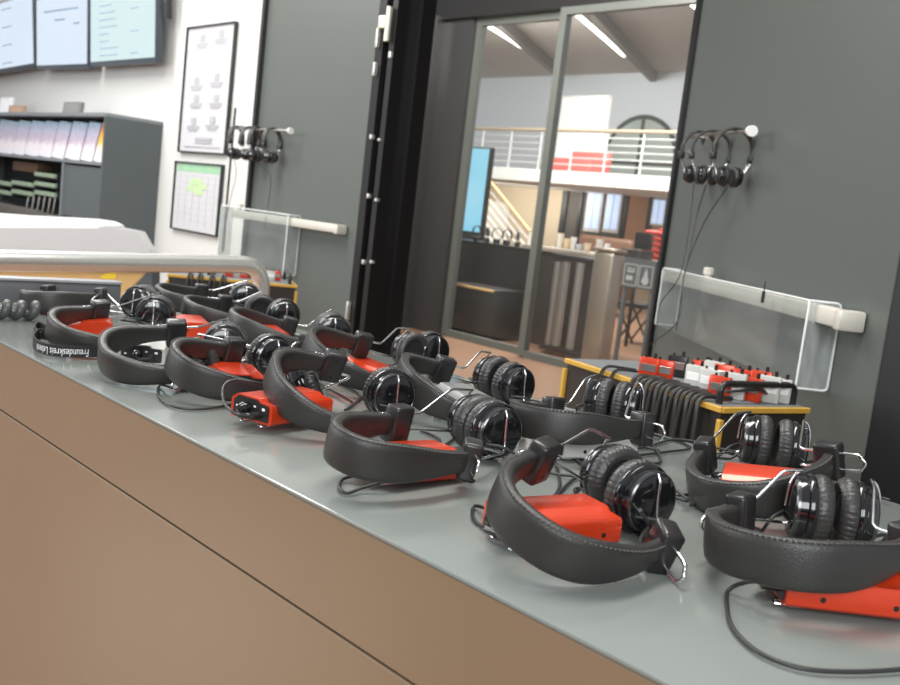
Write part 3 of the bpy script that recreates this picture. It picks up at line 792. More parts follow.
b = MB(); p0 = sq(13, 161, .08); p1 = sq(37, 173, .08); b.rbox(((p0.x + p1.x) / 2, sfy + .14, (p0.z + p1.z) / 2), (p1.x - p0.x, .12, abs(p0.z - p1.z)), .003); o = b.build('cardboard_box', mat('brown cardboard', (.10, .055, .03), .7, noise=(8, .1))); tag(o, 'small brown cardboard box above the card trays in the shelf', 'box')
b = MB(); p0 = sq(-30, 197, -.05); p1 = sq(25, 216, -.05); b.rbox(((p0.x + p1.x) / 2, sfy + .05, (p0.z + p1.z) / 2 - .02), (p1.x - p0.x, .08, abs(p0.z - p1.z) + .03), .003); o = b.build('storage_box', mat('taupe storage box', (.11, .10, .09), .6, noise=(6, .1))); tag(o, 'flat taupe storage box at the left of the lower shelf', 'box')
for i, px in enumerate((28, 33.5, 39, 44.5, 50, 55)):
    p = sq(px, 206, .06); b = MB()
    b.tube(catmull([p + Vector((0, 0, .075)), p + Vector((.02, -.01, .05)), p + Vector((.012, -.015, -.03)), p + Vector((-.012, -.01, -.06)), p + Vector((-.022, 0, -.01)), p + Vector((-.012, .01, .06))], 6), .0055, 6)
    o = b.build('cable_loop', mat('grey cord', (.28, .28, .27), .4, noise=(20, .2)) if i == 0 else bpy.data.materials['grey cord'], None, 60); tag(o, 'looped grey cord hanging under the green card trays', 'cable', 'cords under the card trays')
# things on top of the shelf
for (xa, ya, xb, yb, c_, lab) in ((60.5, 101.5, 77, 112, (.20, .20, .19), 'small grey picture frame on top of the shelf unit'), (6, 105, 20, 111.5, (.42, .28, .20), 'small brown box on top of the shelf unit'), (-3, 97, 6.5, 111.5, (.8, .8, .8), 'white card standing on top of the shelf unit at the left frame edge')):
    p0 = sq(xa, ya, .12); p1 = sq(xb, yb, .12)
    M = Matrix.Translation(((p0.x + p1.x) / 2, sfy + .15, szt)) @ Matrix.Rotation(R_(-6), 4, 'X')
    h = max(.04, p0.z - szt); w = p1.x - p0.x
    b = MB(); b.rbox((0, 0, h / 2), (w, .03, h), .003, 1, M); b.rbox((0, -.016, h / 2), (w * .8, .002, h * .75), .0005, 1, M, 1)
    o = b.build('picture_frame' if 'frame' in lab else ('card' if 'card' in lab else 'small_box'), [mat('c ' + lab, c_, .6, noise=(9, .1)), mat('d ' + lab, tuple(min(1, v * 1.25) for v in c_), .6, noise=(9, .15))]); tag(o, lab, 'picture frame' if 'frame' in lab else ('card' if 'card' in lab else 'box'))

# three wall screens, tilted a little forward
def mat_screen(name, c0, c1):
    M = bpy.data.materials.new(name); M.use_nodes = True; nt = M.node_tree; nt.nodes.clear()
    out = nt.nodes.new('ShaderNodeOutputMaterial'); em = nt.nodes.new('ShaderNodeEmission')
    tc = nt.nodes.new('ShaderNodeTexCoord'); g = nt.nodes.new('ShaderNodeTexNoise'); g.inputs['Scale'].default_value = 1.6
    mx = nt.nodes.new('ShaderNodeMix'); mx.data_type = 'RGBA'; mx.inputs[6].default_value = (*c0, 1); mx.inputs[7].default_value = (*c1, 1)
    nt.links.new(tc.outputs['Object'], g.inputs['Vector']); nt.links.new(g.outputs['Fac'], mx.inputs[0]); nt.links.new(mx.outputs[2], em.inputs[0])
    em.inputs[1].default_value = 1.12; nt.links.new(em.outputs[0], out.inputs[0]); return M
SCRC = [((.60, .72, .85), (.70, .78, .87)), ((.62, .73, .87), (.74, .80, .89)), ((.60, .76, .81), (.72, .84, .82))]
for i, (bl, br, tl, tr) in enumerate((((-40, 76), (37, 72), (-40, 15), (34, 3)), ((39.5, 71.2), (91, 67), (36, 4), (89, -8)), ((93.5, 66.5), (159, 63), (91, -12), (158, -22)))):
    yy = WY - .10
    p0 = at(*bl, 1, yy); p1 = at(*br, 1, yy); p2 = at(*tl, 1, yy)
    xa, xb = p0.x, p1.x; zb_ = (p0.z + p1.z) / 2; hh = (p2.z - p0.z)
    t = thing('wall_screen', 'lit pale blue wall screen, %s, on the white wall' % ('cut off by the left frame edge', 'with few lines, middle of three', 'widest of three, nearest the posters')[i], 'screen', ((xa + xb) / 2, yy, zb_), 'screens on the white wall')
    M = Matrix.Translation(((xa + xb) / 2, yy, zb_)) @ Matrix.Rotation(R_((-1.5, 1.2, .3)[i]), 4, 'Y') @ Matrix.Rotation(R_(4), 4, 'X')
    w = xb - xa
    b = MB(); b.rbox((0, 0, hh / 2), (w, .05, hh), .008, 2, M); b.build('screen_housing', mat('grey blue bezel %d' % i, (.06, .075, .095), .35, noise=(4, .08)), t)
    b = MB(); b.box((0, -.0258, hh / 2 + .012), (w - .026, .002, hh - .04), M); b.build('display', mat_screen('lit display %d' % i, *SCRC[i]), t, 0)
    b = MB(); rr = random.Random(i)
    if i == 1:
        b.box((0, -.0272, hh * .80), (w * .66, .0006, .012), M); b.box((-.02, -.0272, hh * .67), (w * .2, .0006, .012), M); b.box((w * .3, -.0272, hh * .60), (w * .12, .0006, .012), M)
    else:
        for j in range(10):
            ww = rr.uniform(.15, .3) * w; b.box((-w * .42 + ww / 2 + w * .08, -.0272, hh * (.12 + j * .085)), (ww, .0006, .007), M)
            if j % 3 == 0: b.box((w * .2, -.0272, hh * (.12 + j * .085)), (w * .12, .0006, .007), M)
    b.build('display_lines', mat('pale blue print %d' % i, (.22, .32, .46), .6, noise=(20, .1)), t, 0)
    b = MB(); b.rbox((0, (.10 - .03) / 2 + .024, hh / 2), (.12, .055, .18), .004, 1, Matrix.Translation(M.translation)); b.build('wall_mount', SHELFD, t)
    if i == 2:
        b = MB(); b.rbox((w / 2 + .035, .05, hh * .75), (.02, .03, .3), .003, 1, M); b.build('mount_arm', TRIMD, t)
# two framed notices
def poster(label, tl, tr, bl, br, parts):
    y = WY - .012
    a0, a1, a2, a3 = (at(*p, 1, y) for p in (tl, tr, bl, br))
    x0 = (a0.x + a2.x) / 2; x1 = (a1.x + a3.x) / 2; z1 = (a0.z + a1.z) / 2; z0 = (a2.z + a3.z) / 2
    t = thing('framed_notice', label, 'poster', ((x0 + x1) / 2, y, z0))
    b = MB(); fw = .016; w = x1 - x0; h = z1 - z0; cx = (x0 + x1) / 2; cz = (z0 + z1) / 2
    fw = .009
    for s_ in (-1, 1):
        b.box((cx + s_ * (w - fw) / 2, y - .004, cz), (fw, .024, h)); b.box((cx, y - .004, cz + s_ * (h - fw) / 2), (w - 2 * fw, .024, fw))
    b.build('frame', mat('dark grey frame ' + label[:12], (.045, .05, .05), .4, .3, noise=(6, .08)), t, 0)
    b = MB(); b.box((cx, y + .003, cz), (w - 2 * fw + .002, .012, h - 2 * fw + .002)); pp_ = b.build('sheet', PAPER, t, 0)
    for nm, m_, rects in parts:
        b = MB()
        for k_, (u0, v0, u1, v1) in enumerate(rects):
            b.box((x0 + w * (u0 + u1) / 2, y - .0040 - .00011 * k_, z1 - h * (v0 + v1) / 2), (w * (u1 - u0), .001, h * (v1 - v0)))
        b.build(nm, m_, pp_, 0)
rows = []
for (u, v) in ((.34, .07), (.72, .05), (.28, .40), (.70, .38), (.30, .54), (.72, .54), (.28, .72), (.68, .71)):
    rows += [(u - .05, v, u + .05, v + .055), (u - .13, v + .065, u + .13, v + .075), (u - .12, v + .085, u + .12, v + .092), (u - .09, v + .10, u + .09, v + .107)]
rows += [(.35, .875, .70, .895), (.35, .905, .70, .92), (.12, .945, .88, .953)]
poster('tall framed white notice with rows of pale pictograms on the white wall', (189.3, 27), (237.6, 22.4), (178.8, 151.8), (226, 155.3), [('pictogram_print', PALETXT, rows)])
rg = random.Random(3)
blobs = [(.38 + rg.uniform(-.12, .22), .28 + rg.uniform(-.06, .12)) for _ in range(16)]
poster('smaller framed map with green header, below the tall notice', (177.7, 160.5), (224.3, 165.4), (171, 227.8), (217.3, 237.3),
       [('map_header', GREENP, [(.04, .03, .96, .14)]), ('map_area', GREENL, [(u, v, u + rg.uniform(.05, .14), v + rg.uniform(.04, .09)) for u, v in blobs]), ('map_mark', BLUEP, [(.42, .36, .48, .40)]),
        ('map_line', mat('very pale print', (.56, .56, .60), .6, noise=(20, .05)), [(.08, .20 + .09 * j, .92, .203 + .09 * j) for j in range(8)] + [(.12 + .15 * j, .18, .124 + .15 * j, .92) for j in range(6)])])

# ------------------------------------------------------------------ clear shields on the doors
def shield(label, M, x0, x1, z0, z1, d, sy_):
    """clear front sheet held d away from the door by two side sheets; local y is off the door"""
    t = thing('clear_shield', label, 'shield', tuple(M @ Vector(((x0 + x1) / 2, sy_ * d / 2, z0))))
    b = MB(); b.box(((x0 + x1) / 2, sy_ * d, (z0 + z1) / 2), (x1 - x0, .004, z1 - z0), M); f = b.build('front_sheet', CLEAR, t, 0)
    for xx in (x0, x1):
        b = MB(); b.box((xx, sy_ * d / 2, (z0 + z1) / 2), (.004, d - .006, z1 - z0), M); sd = b.build('side_sheet', CLEARHAZE, t, 0)
    b = MB(); r = .0028
    b.tube(rounded([M @ Vector(q) for q in ((x0, sy_ * d, z0), (x0, sy_ * d, z1), (x1, sy_ * d, z1), (x1, sy_ * d, z0))], .01), r, 6)
    for xx in (x0, x1):
        b.tube(rounded([M @ Vector(q) for q in ((xx, sy_ * d, z0), (xx, sy_ * .004, z0), (xx, sy_ * .004, z1), (xx, sy_ * d, z1))], .012), r, 6)
    b.build('sheet_edge', CLEAREDGE, f)
    return t
Mi = ML.inverted()
p0 = Mi @ on_leaf(664, 271, .075); p1 = Mi @ on_leaf(812, 296, .075); p2 = Mi @ on_leaf(800, 402, .075)
shield('long clear acrylic shield on the right door behind the yellow-edged case', ML, p0.x, p1.x, max(p2.z, .805), (p0.z + p1.z) / 2, .078, sy)
MLL = Matrix.Translation((0, LY, 0))
p0 = at(222, 206, 1, LY - .075); p1 = at(289, 214, 1, LY - .075); p2 = at(284, 275, 1, LY - .075)
shield('small clear acrylic shield on the left door above its push bar', MLL, p0.x, p1.x, p2.z, (p0.z + p1.z) / 2, .078, -1)
b = MB(); q = on_leaf(763, 297, .084); b.rbox((0, 0, 0), (.012, .006, .03), .002, 1, frame_m(q, ru, (0, 0, 1))); b.tube([q + Vector((0, 0, .015)), q + Vector((0, 0, .04))], .0015, 6); o = b.build('cord_clip', PLASTIC); tag(o, 'small black clip hanging on the clear shield of the right door', 'clip')

# ------------------------------------------------------------------ headphones hung on door rods
def rod(label, p0, p1, wall_dir):
    t = thing('hanging_rod', label, 'rod', tuple(p0))
    b = MB(); b.tube(rounded([p0 + wall_dir * .065, p0, p1], .01), .006, 10); b.build('rod_bar', STEEL, t)
    u = (p1 - p0).normalized()
    b = MB(); b.tube([p1 - u * .003, p1 + u * .012], .016, 16); b.build('end_cap', WHITE, t)
    b = MB(); b.tube([p0 + wall_dir * .058, p0 + wall_dir * .068], .022, 16); b.build('wall_plate', BLACKFRAME, t)
def hung(label, p, u, group, ang=0, s=1.0, cord=None):
    """headphones hanging over a rod at p; u is the rod direction"""
    t = thing('hanging_headphones', label, 'headphones', tuple(p), group)
    u = (Matrix.Rotation(ang, 3, 'Z') @ u).normalized()
    M = frame_m(p, Vector((0, 0, 1)).cross(u), (0, 0, 1))      # local x across, y along rod, z up
    M = M @ Matrix.Scale(s, 4)
    b = MB(); fr = []; r = .062; R3 = M.to_3x3()
    for i in range(33):
        a = R_(-12 + 204 * i / 32); o = Vector((r * math.cos(a), 0, r * 1.05 * math.sin(a) - r * 1.05 + .0105))
        fr.append((M @ o, R3 @ Vector((math.cos(a), 0, math.sin(a))) * .0045, R3 @ Vector((0, 1, 0)) * .013))
    pf = [(sgn(math.cos(2 * PI * k / 12), .6), sgn(math.sin(2 * PI * k / 12), .5)) for k in range(12)]
    b.sweep(fr, pf); b.build('headband', LEATHER, t, 60)
    zc = -.135
    for s_ in (-1, 1):
        b = MB(); e = Vector((s_ * r * .98, 0, -r * 1.05 - .012)); b.rbox(tuple(e), (.016, .026, .022), .003, 2, M); b.build('slider_clamp', PLASTIC, t)
        c = Vector((s_ * .022, 0, zc))
        b = MB()
        for yy in (-.008, .008): b.tube(rounded([M @ q for q in (e + Vector((s_ * .012, yy, .016)), e + Vector((0, yy, -.008)), Vector((s_ * .052, yy, -.100)), c + Vector((s_ * .019, yy * .6, .012)), c + Vector((s_ * .019, 0, 0)))], .01), .0014 * s, 6)
        b.build('wire_yoke', CHROME, t, 60)
        Mc = M @ Matrix.Translation(c) @ Matrix.Rotation(s_ * PI / 2, 4, 'Y')
        b = MB(); b.lathe([(.026, -.001), (.030, .0), (.030, .005), (.026, .008), (.024, .014), (.012, .0175), (.002, .018)], Mc, 24); cu_ = b.build('ear_cup', GLOSS, t)
        b = MB(); b.lathe([(.028, 0), (.0315, -.003), (.032, -.008), (.030, -.013), (.024, -.016), (.018, -.013)], Mc, 24); b.build('ear_cushion', CUSHION, cu_)
    if cord:
        b = MB(); b.tube(catmull([M @ Vector((.0, 0, zc - .03))] + cord, 10), .0017, 6); b.build('audio_cable', CABLE, t, 60)
r0 = on_leaf(687, 136, .06); r1 = on_leaf(751, 131, .06)
rod('dark rod with white end cap on the right grey door', r0, r1, -rn)
ur = (r1 - r0).normalized()
for i, f in enumerate((.26, .47, .80)):
    p = r0.lerp(r1, f)
    cords = [[on_leaf(690, 220, .06), on_leaf(680, 275, .09), on_leaf(660, 305, .10), on_leaf(655, 345, .12)], [on_leaf(697, 215, .06), on_leaf(688, 260, .09), on_leaf(684, 278, .10), on_leaf(676, 330, .13)], [on_leaf(703, 225, .06), on_leaf(684, 275, .09), on_leaf(678, 320, .12), on_leaf(650, 345, .13)]][i]
    hung(('leftmost headphones hung on the right door rod', 'middle headphones of three hung on the right door rod', 'headphones nearest the white rod cap on the right door')[i], p, ur, 'headphones hung on the right door', R_((8, -6, 4)[i]), .98, cords)
r0 = at(232, 128, 1, LY - .07); r1 = at(290, 131, 1, LY - .07)
rod('steel rod on the left grey door', r0, r1, Vector((0, 1, 0)))
ur = (r1 - r0).normalized()
for i, f in enumerate((.09, .34, .46, .72)):
    cords = [[at(236, 175, 1, LY - .06), at(227, 215, 1, LY - .09), at(224, 250, 1, LY - .11)], None, [at(270, 175, 1, LY - .05), at(268, 205, 1, LY - .04), at(264, 228, 1, LY - .09)], None][i]
    hung(('leftmost headphones hung on the left door rod', 'second headphones from the left on the left door rod', 'third headphones from the left on the left door rod', 'headphones nearest the free end of the left door rod')[i], r0.lerp(r1, f), ur, 'headphones hung on the left door', R_((25, 10, 22, 15)[i]), 1.0, cords)

# ------------------------------------------------------------------ yellow-edged cases with receivers
def case(label, M, L, D, H, number=None, mid=False):
    t = thing('transport_case', label, 'case', tuple(M @ Vector((L / 2, D / 2, 0))))
    b = MB(); b.box((L / 2, D / 2, H / 2 - .004), (L - .006, D - .006, H - .008), M); b.build('case_body', CARTBLK, t, 0)
    b = MB(); b.box((L / 2, D / 2, H - .003), (L - .012, D - .012, .006), M); b.build('case_top', CARTTOP, t, 0)
    e = .011; b = MB()
    for yy in (0,): b.rbox((L / 2, yy, H - .006), (L + .004, e, e), .001, 1, M)
    b.rbox((L, D / 2, H - .006), (e, D, e), .001, 1, M)
    for xx in (0, L):
        for yy in (0,): b.rbox((xx, yy, H / 2 - .01), (e, e, H - .03), .001, 1, M)
    if mid: b.rbox((L * .55, -.002, H / 2 - .01), (e * .8, e * .8, H - .03), .001, 1, M)
    b.build('yellow_edging', YELLOW, t)
    b = MB(); xh = L - .028
    b.tube(rounded([M @ Vector(q) for q in ((xh, .018, H - .002), (xh, .018, H + .040), (xh, D - .018, H + .040), (xh, D - .018, H - .002))], .018, n=6), .0072, 12); b.build('carry_handle', PLASTIC, t)
    if number:
        text_mesh(number, .045, M @ Matrix.Translation((L * .47, -.004, H - .055)) @ Matrix.Rotation(PI / 2, 4, 'X'), t, 'printed_number')
    return t
CH = .80
cu = Vector((.495, -.125, 0)).normalized()
MC = frame_m((-1.425, 1.76, 0), cu, (0, 0, 1)); CL, CD = .511, .243
if (MC.to_3x3() @ Vector((0, 1, 0))).y < 0: pass
case('black transport case with yellow wooden edges before the right grey door', MC, CL, CD, CH)
def upright(label, p, yaw, m, group, h=.058, s=1.0):
    t = thing('standing_receiver', label, 'receiver', tuple(p), group)
    M = Matrix.Translation(p) @ Matrix.Rotation(yaw, 4, 'Z') @ Matrix.Scale(s, 4)
    b = MB(); b.rbox((0, 0, h / 2 + .0005), (.046, .020, h), .003, 2, M); b.build('shell', m, t)
    b = MB(); b.cyl((.010, 0, h), (.010, 0, h + .012), .0038, 10, M=M); b.cyl((-.012, 0, h), (-.012, 0, h + .006), .003, 8, M=M); b.build('volume_knob', PLASTIC, t)
    b = MB(); b.rbox((0, -.0104, h * .55), (.036, .0012, h * .34), .001, 1, M); b.build('clip_plate', STEEL if m is not WHITEBOX else WHITE, t)
yr = math.atan2(cu.y, cu.x)
UP = [((648, 379), 'r', 'red receiver at the left front of the row on the right case'), ((662, 381), 'r', 'red receiver with clip frame beside the black one on the right case'), ((676, 377), 'k', 'black receiver standing on the right case'),
      ((694, 389), 'w', 'pale receiver next to the black one on the right case'), ((708, 393), 'w', 'second pale receiver from the black one on the right case'), ((718, 399), 'r', 'red receiver between the two pale front ones on the right case'),
      ((733, 399), 'w', 'pale receiver behind the left end of the case handle'), ((750, 401), 'r', 'red receiver behind the middle of the case handle'), ((769, 403), 'w', 'pale receiver behind the right half of the case handle'), ((787, 405), 'w', 'pale receiver at the right end of the case handle'),
      ((700, 381), 'r', 'low red receiver in the back row behind the pale ones'), ((722, 386), 'r', 'red receiver in the middle of the back row on the right case'), ((742, 391), 'r', 'orange-red receiver in the back row on the right case'), ((762, 396), 'r', 'red receiver at the right of the back row on the right case'), ((712, 384), 'w', 'pale receiver in the back row on the right case')]
for (px, py), c_, lab in UP:
    p = at(px, py, 2, CH); q = MC.inverted() @ p
    q.x = min(max(q.x, .03), CL - .05 if False else CL - .045); q.y = min(max(q.y, .03), CD - .03)
    p = MC @ Vector((q.x, q.y, CH))
    upright(lab, p, yr + R_(rnd.uniform(20, 45)), {'r': RED, 'w': WHITEBOX, 'k': PLASTIC}[c_], 'receivers standing on the right case', .052 + rnd.uniform(-.004, .006), .95)
def over_edge(label, M, x, H, drop, r, w, group, name='hanging_lanyard', spread=.02, m=STRAP):
    pts = [(x + spread * .4, .075, H + .006), (x + spread * .2, .03, H + .010), (x, -.004, H + .010), (x - .004, -.017, H - .012), (x - .010, -.020, H - drop * .6), (x - .004, -.019, H - drop), (x + w * .6, -.019, H - drop - .012), (x + w, -.020, H - drop * .85), (x + w * .8, -.019, H - .04), (x + w * .6, -.016, H - .010), (x + w * .55, -.002, H + .009), (x + w * .5, .05, H + .007)]
    b = MB(); b.tube(catmull([M @ Vector(q) for q in pts], 6), r, 8); o = b.build(name, m, None, 60); tag(o, label, 'lanyard' if r > .003 else 'cable', group)
ordn = ['leftmost', 'second from the left', 'third from the left', 'fourth from the left', 'fifth from the left', 'sixth from the left', 'rightmost']
for i, x in enumerate((.265, .298, .330, .360, .392, .422, .452)):
    over_edge('black strap loop hanging over the front edge of the right case, ' + ordn[i], MC, x, CH, .17 + .06 * ((i * 7) % 4) / 3, .0048, .017, 'strap loops hanging over the right case', m=LEATHER)
for i, x in enumerate((.155, .192)):
    over_edge('thin black cable over the yellow edge of the right case, ' + ('left one' if i == 0 else 'right one'), MC, x, CH, .12, .0022, .006, 'cables over the right case')
b = MB(); p = [MC @ Vector(q) for q in ((.44, .20, CH + .012), (.47, .16, CH + .02), (.485, .12, CH + .03), (.46, .06, CH + .02), (.43, .09, CH + .012), (.46, .19, CH + .018))]; b.tube(catmull(p, 8, True), .003, 8, True); o = b.build('cable_loop', CABLE, None, 60); tag(o, 'black cable loop lying by the handle of the right case', 'cable')

LX = -3.53
yl0 = at(168, 272, 0, LX).y; yl1 = at(299, 279, 0, LX).y
LH = at(240, 277, 0, LX).z
ul = Vector((.45, .89, 0)).normalized()
MCL = frame_m((LX, yl0, 0), ul, (0, 0, 1)); LL = .515
def left_x(px): return LL * (px - 168) / 131.0
case('black transport case with yellow edges and number, behind the steel rail', MCL, LL, .24, LH, '2', True)
for i, (px, c_) in enumerate(((212, 'k'), (221, 'w'), (230, 'r'), (238, 'w'), (246, 'r'), (253, 'k'), (260, 'r'), (267, 'r'), (274, 'w'), (281, 'r'))):
    upright('%s receiver on the left case, %s along the row' % ({'k': 'black', 'w': 'pale', 'r': 'red'}[c_], ('first', 'second', 'third', 'fourth', 'fifth', 'sixth', 'seventh', 'eighth', 'ninth', 'tenth')[i]), MCL @ Vector((left_x(px), .10 + .03 * (i % 2), LH)), R_(63), {'r': RED, 'w': WHITEBOX, 'k': PLASTIC}[c_], 'receivers standing on the left case', .055, .75)
for i, px in enumerate((189, 199, 211, 222)):
    over_edge('black strap loop hanging over the left case, ' + ('leftmost', 'second from the left', 'third from the left', 'rightmost')[i], MCL, left_x(px), LH, .13, .005, .02, 'strap loops hanging over the left case', m=LEATHER)

# ------------------------------------------------------------------ hall beyond the glass doors
HZ = 5.3
yb = at(575, 75, 2, HZ).y
b = MB(); b.box((-11, (GY + yb) / 2 + .4, HZ + .05), (22, yb - GY + 2, .1)); struct(b, 'ceiling', CEIL)
UPW = mat('pale blue white wall', (.80, .86, .90), .9, noise=(.4, .05))
b = MB(); b.box((-13, yb + .1, HZ / 2 + 1.3), (26, .2, HZ - 2.6 + .2)); struct(b, 'wall_far', UPW)
b = MB()
for (a0, a1) in (((478, 14), (534, 60)), ((572, 4), (632, 66)), ((688, -6), (716, 24))):
    p = at(*a0, 2, HZ - .13); q = at(*a1, 2, HZ - .13); u = (q - p).normalized()
    b.box(((q - p).length / 2, -.28, .0), ((q - p).length * 1.5, .16, .22), frame_m(p, u, (0, 0, 1)))
struct(b, 'trim_4', mat('ceiling beam', (.25, .225, .20), .9, noise=(1, .06)))
for i, (a0, a1) in enumerate((((480, 20), (530, 52)), ((575, 12), (625, 56)), ((690, 2), (705, 14)))):
    p = at(*a0, 2, HZ - .06); q = at(*a1, 2, HZ - .06); u = (q - p).normalized(); L = (q - p).length
    t = thing('ceiling_light', ('left', 'middle', 'right')[i] + ' long fluorescent ceiling light in the hall beyond the glass', 'ceiling light', tuple(p), 'hall ceiling lights')
    M = frame_m(p, u, (0, 0, 1))
    b = MB(); b.rbox((L / 2, 0, .02), (L, .16, .05), .01, 1, M); b.build('light_housing', WHITE, t)
    b = MB(); b.rbox((L / 2, 0, -.012), (L * .98, .11, .03), .01, 1, M); b.build('light_tube', mat('lit tube %d' % i, (1, 1, 1), .5, emit=(1, .98, .93), estr=5, noise=(3, .01)), t)
# balcony
BY = 11.0
def hp_(px, py, y=BY): return at(px, py, 1, y)
zt_ = hp_(570, 171).z; zl_ = hp_(570, 184).z
b = MB(); b.box((-12, BY + 1.5, (zt_ + zl_) / 2), (16, 3.0, zt_ - zl_)); struct(b, 'trim_5', mat('white balcony slab', (.78, .78, .76), .7, noise=(2, .03)))
t = thing('balcony_railing', 'white balcony railing with wooden handrail above the hall', 'railing', (-10.5, BY + .05, zt_))
zr = hp_(570, 130).z; x0, x1 = hp_(440, 150).x, hp_(700, 150).x
b = MB(); b.tube([(x0, BY + .05, zr), (x1, BY + .05, zr)], .028, 10); b.build('handrail', mat('pale wood handrail', (.42, .34, .25), .5, noise=(6, .1)), t)
b = MB()
for k in range(1, 6): z = zt_ + (zr - zt_) * k / 6; b.tube([(x0, BY + .05, z), (x1, BY + .05, z)], .010, 6)
for k in range(8): x = x0 + (x1 - x0) * (k + .5) / 8; b.tube([(x, BY + .05, zt_), (x, BY + .05, zr)], .016, 8)
b.build('railing_bars', mat('grey white railing', (.62, .64, .64), .5, .2, noise=(6, .05)), t)
# white pillar, arch window, red seat on the upper floor
p0 = hp_(561, 97, 12.3); p1 = hp_(596, 172, 12.3)
b = MB(); b.box(((p0.x + p1.x) / 2, 12.4, (zt_ + p0.z) / 2), (p1.x - p0.x, .12, p0.z - zt_)); b.rbox(((p0.x + p1.x) / 2, 12.4, p0.z + .01), (p1.x - p0.x + .02, .14, .03), .01); o = b.build('white_pillar', WHITE); tag(o, 'bright white block pillar behind the balcony railing', 'pillar')
p0 = hp_(561, 157, 11.6); p1 = hp_(598, 170, 11.6)
REDS = mat('pale red seat', (.72, .16, .14), .6, noise=(5, .1))
b = MB(); b.rbox(((p0.x + p1.x) / 2, 11.65, zt_ + .12), (p1.x - p0.x, .5, .24), .03, 3); b.rbox(((p0.x + p1.x) / 2, 11.87, zt_ + .24), (p1.x - p0.x, .10, .28), .03, 3); o = b.build('bench_seat', REDS); tag(o, 'pale red seat behind the balcony railing', 'seat')
cwx = at(640, 150, 1, yb - .05); rr_ = (at(675, 150, 1, yb - .05).x - at(603, 150, 1, yb - .05).x) / 2; cz = at(640, 117, 1, yb - .05).z - rr_
WN = MB()
ol = [(rr_ * math.cos(R_(a)), rr_ * math.sin(R_(a))) for a in range(0, 181, 10)]
arc = [Vector((cwx.x + x, yb - .06, cz + z)) for x, z in ol]
WN.tube([Vector((cwx.x + rr_, yb - .06, cz - 1.2))] + arc + [Vector((cwx.x - rr_, yb - .06, cz - 1.2))], .06, 6)
WN.box((cwx.x, yb - .06, cz + rr_ / 2 - .6), (.08, .08, rr_ + 1.2)); WN.box((cwx.x, yb - .06, cz - .05), (2 * rr_, .08, .08)); WN.box((cwx.x, yb - .06, cz - .7), (2 * rr_, .06, .06))
wo = struct(WN, 'window_1', mat('dark bronze window frame', (.09, .10, .09), .5, .2, noise=(4, .1)), 40)
b = MB(); b.quad(arc + [Vector((cwx.x - rr_, yb - .06, cz - 1.2)), Vector((cwx.x + rr_, yb - .06, cz - 1.2))]); b.build('window_pane', mat('greenish grey pane', (.36, .41, .37), .15, noise=(1.5, .25), emit=(.40, .46, .42), estr=.25), wo, 0)
# lower floor: cream wall with dark framed opening and windows
LYW = 13.0
lw = mat('cream wall', (.74, .62, .46), .85, noise=(1, .05))
b = MB(); b.box((-13, LYW + .1, zt_ / 2), (24, .2, zt_)); struct(b, 'wall_lower', lw)
def rectbox(mb, px0, py0, px1, py1, y, d, mi=0):
    pc = at((px0 + px1) / 2, (py0 + py1) / 2, 1, y)
    w = at(px1, (py0 + py1) / 2, 1, y).x - at(px0, (py0 + py1) / 2, 1, y).x
    h = at((px0 + px1) / 2, py0, 1, y).z - at((px0 + px1) / 2, py1, 1, y).z
    mb.box((pc.x, y, pc.z), (abs(w), d, abs(h)), None, mi); return pc, abs(w), abs(h)
b = MB(); rectbox(b, 563, 184, 628, 262, LYW - .02, .06); struct(b, 'trim_6', mat('dark opening', (.10, .085, .075), .5, noise=(2, .2)))
DW = mat('daylight pane', (.5, .62, .85), .3, emit=(.52, .66, .92), estr=.9, noise=(3, .2))
for i, (a, c_, e_, g_) in enumerate(((586, 192, 602, 232), (605, 193, 621, 233), (652, 199, 666, 226))):
    b = MB(); pc, w, h = rectbox(b, a, c_, e_, g_, LYW - .08, .04); o = struct(b, 'window_%d' % (i + 2), WHITE)
    b = MB(); yy = LYW - .105
    b.box((pc.x - w * .22, yy, pc.z + h * .02), (w * .34, .012, h * .86)); b.box((pc.x + w * .22, yy, pc.z + h * .02), (w * .34, .012, h * .86)); b.build('window_pane', DW, o, 0)
b = MB(); rectbox(b, 626, 196, 646, 262, LYW - .05, .05); struct(b, 'trim_7', mat('orange tan panel', (.50, .27, .15), .6, noise=(2, .1)))
b = MB(); rectbox(b, 646, 194, 650, 262, LYW - .06, .06); rectbox(b, 622, 186, 626, 262, LYW - .06, .06); rectbox(b, 560, 184, 565, 262, LYW - .06, .06); rectbox(b, 577, 186, 580, 262, LYW - .06, .05); rectbox(b, 560, 184, 672, 189, LYW - .065, .05); struct(b, 'trim_8', BLACKFRAME)
b = MB(); pc, w, h = rectbox(b, 610, 188.5, 622, 192, LYW - .1, .05); 
# staircase with slanted rails
SY = 9.6
t = thing('staircase', 'white staircase railing with wooden handrail behind the glass door', 'staircase', tuple(Vector((at(505, 240, 1, SY).x, SY, 0))))
top = at(487, 178, 1, SY); bot = at(530, 232, 1, SY)
b = MB(); b.tube([top, bot], .030, 10); b.build('handrail', mat('oak handrail', (.50, .36, .20), .5, noise=(6, .1)), t)
ext = (bot - top)
b = MB()
for k in range(1, 8):
    off = Vector((0, 0, -.115 * k)); b.tube([top + off - ext * .9, bot + off], .014, 6)
b.tube([bot, Vector((bot.x, SY, 0))], .02, 8); b.build('railing_bars', mat('white stair rail', (.72, .73, .70), .5, noise=(6, .05)), t)
b = MB()
for k in range(9):
    c = top.lerp(bot, k / 8.0 * 1.0); c = Vector((c.x, SY + .55, max(.03, c.z - .98)))
    b.box((c.x, c.y, c.z / 2), (abs(ext.x) / 8 + .02, 1.0, c.z))
b.build('steps', mat('pale stair', (.56, .52, .46), .7, noise=(3, .06)), t, 0)
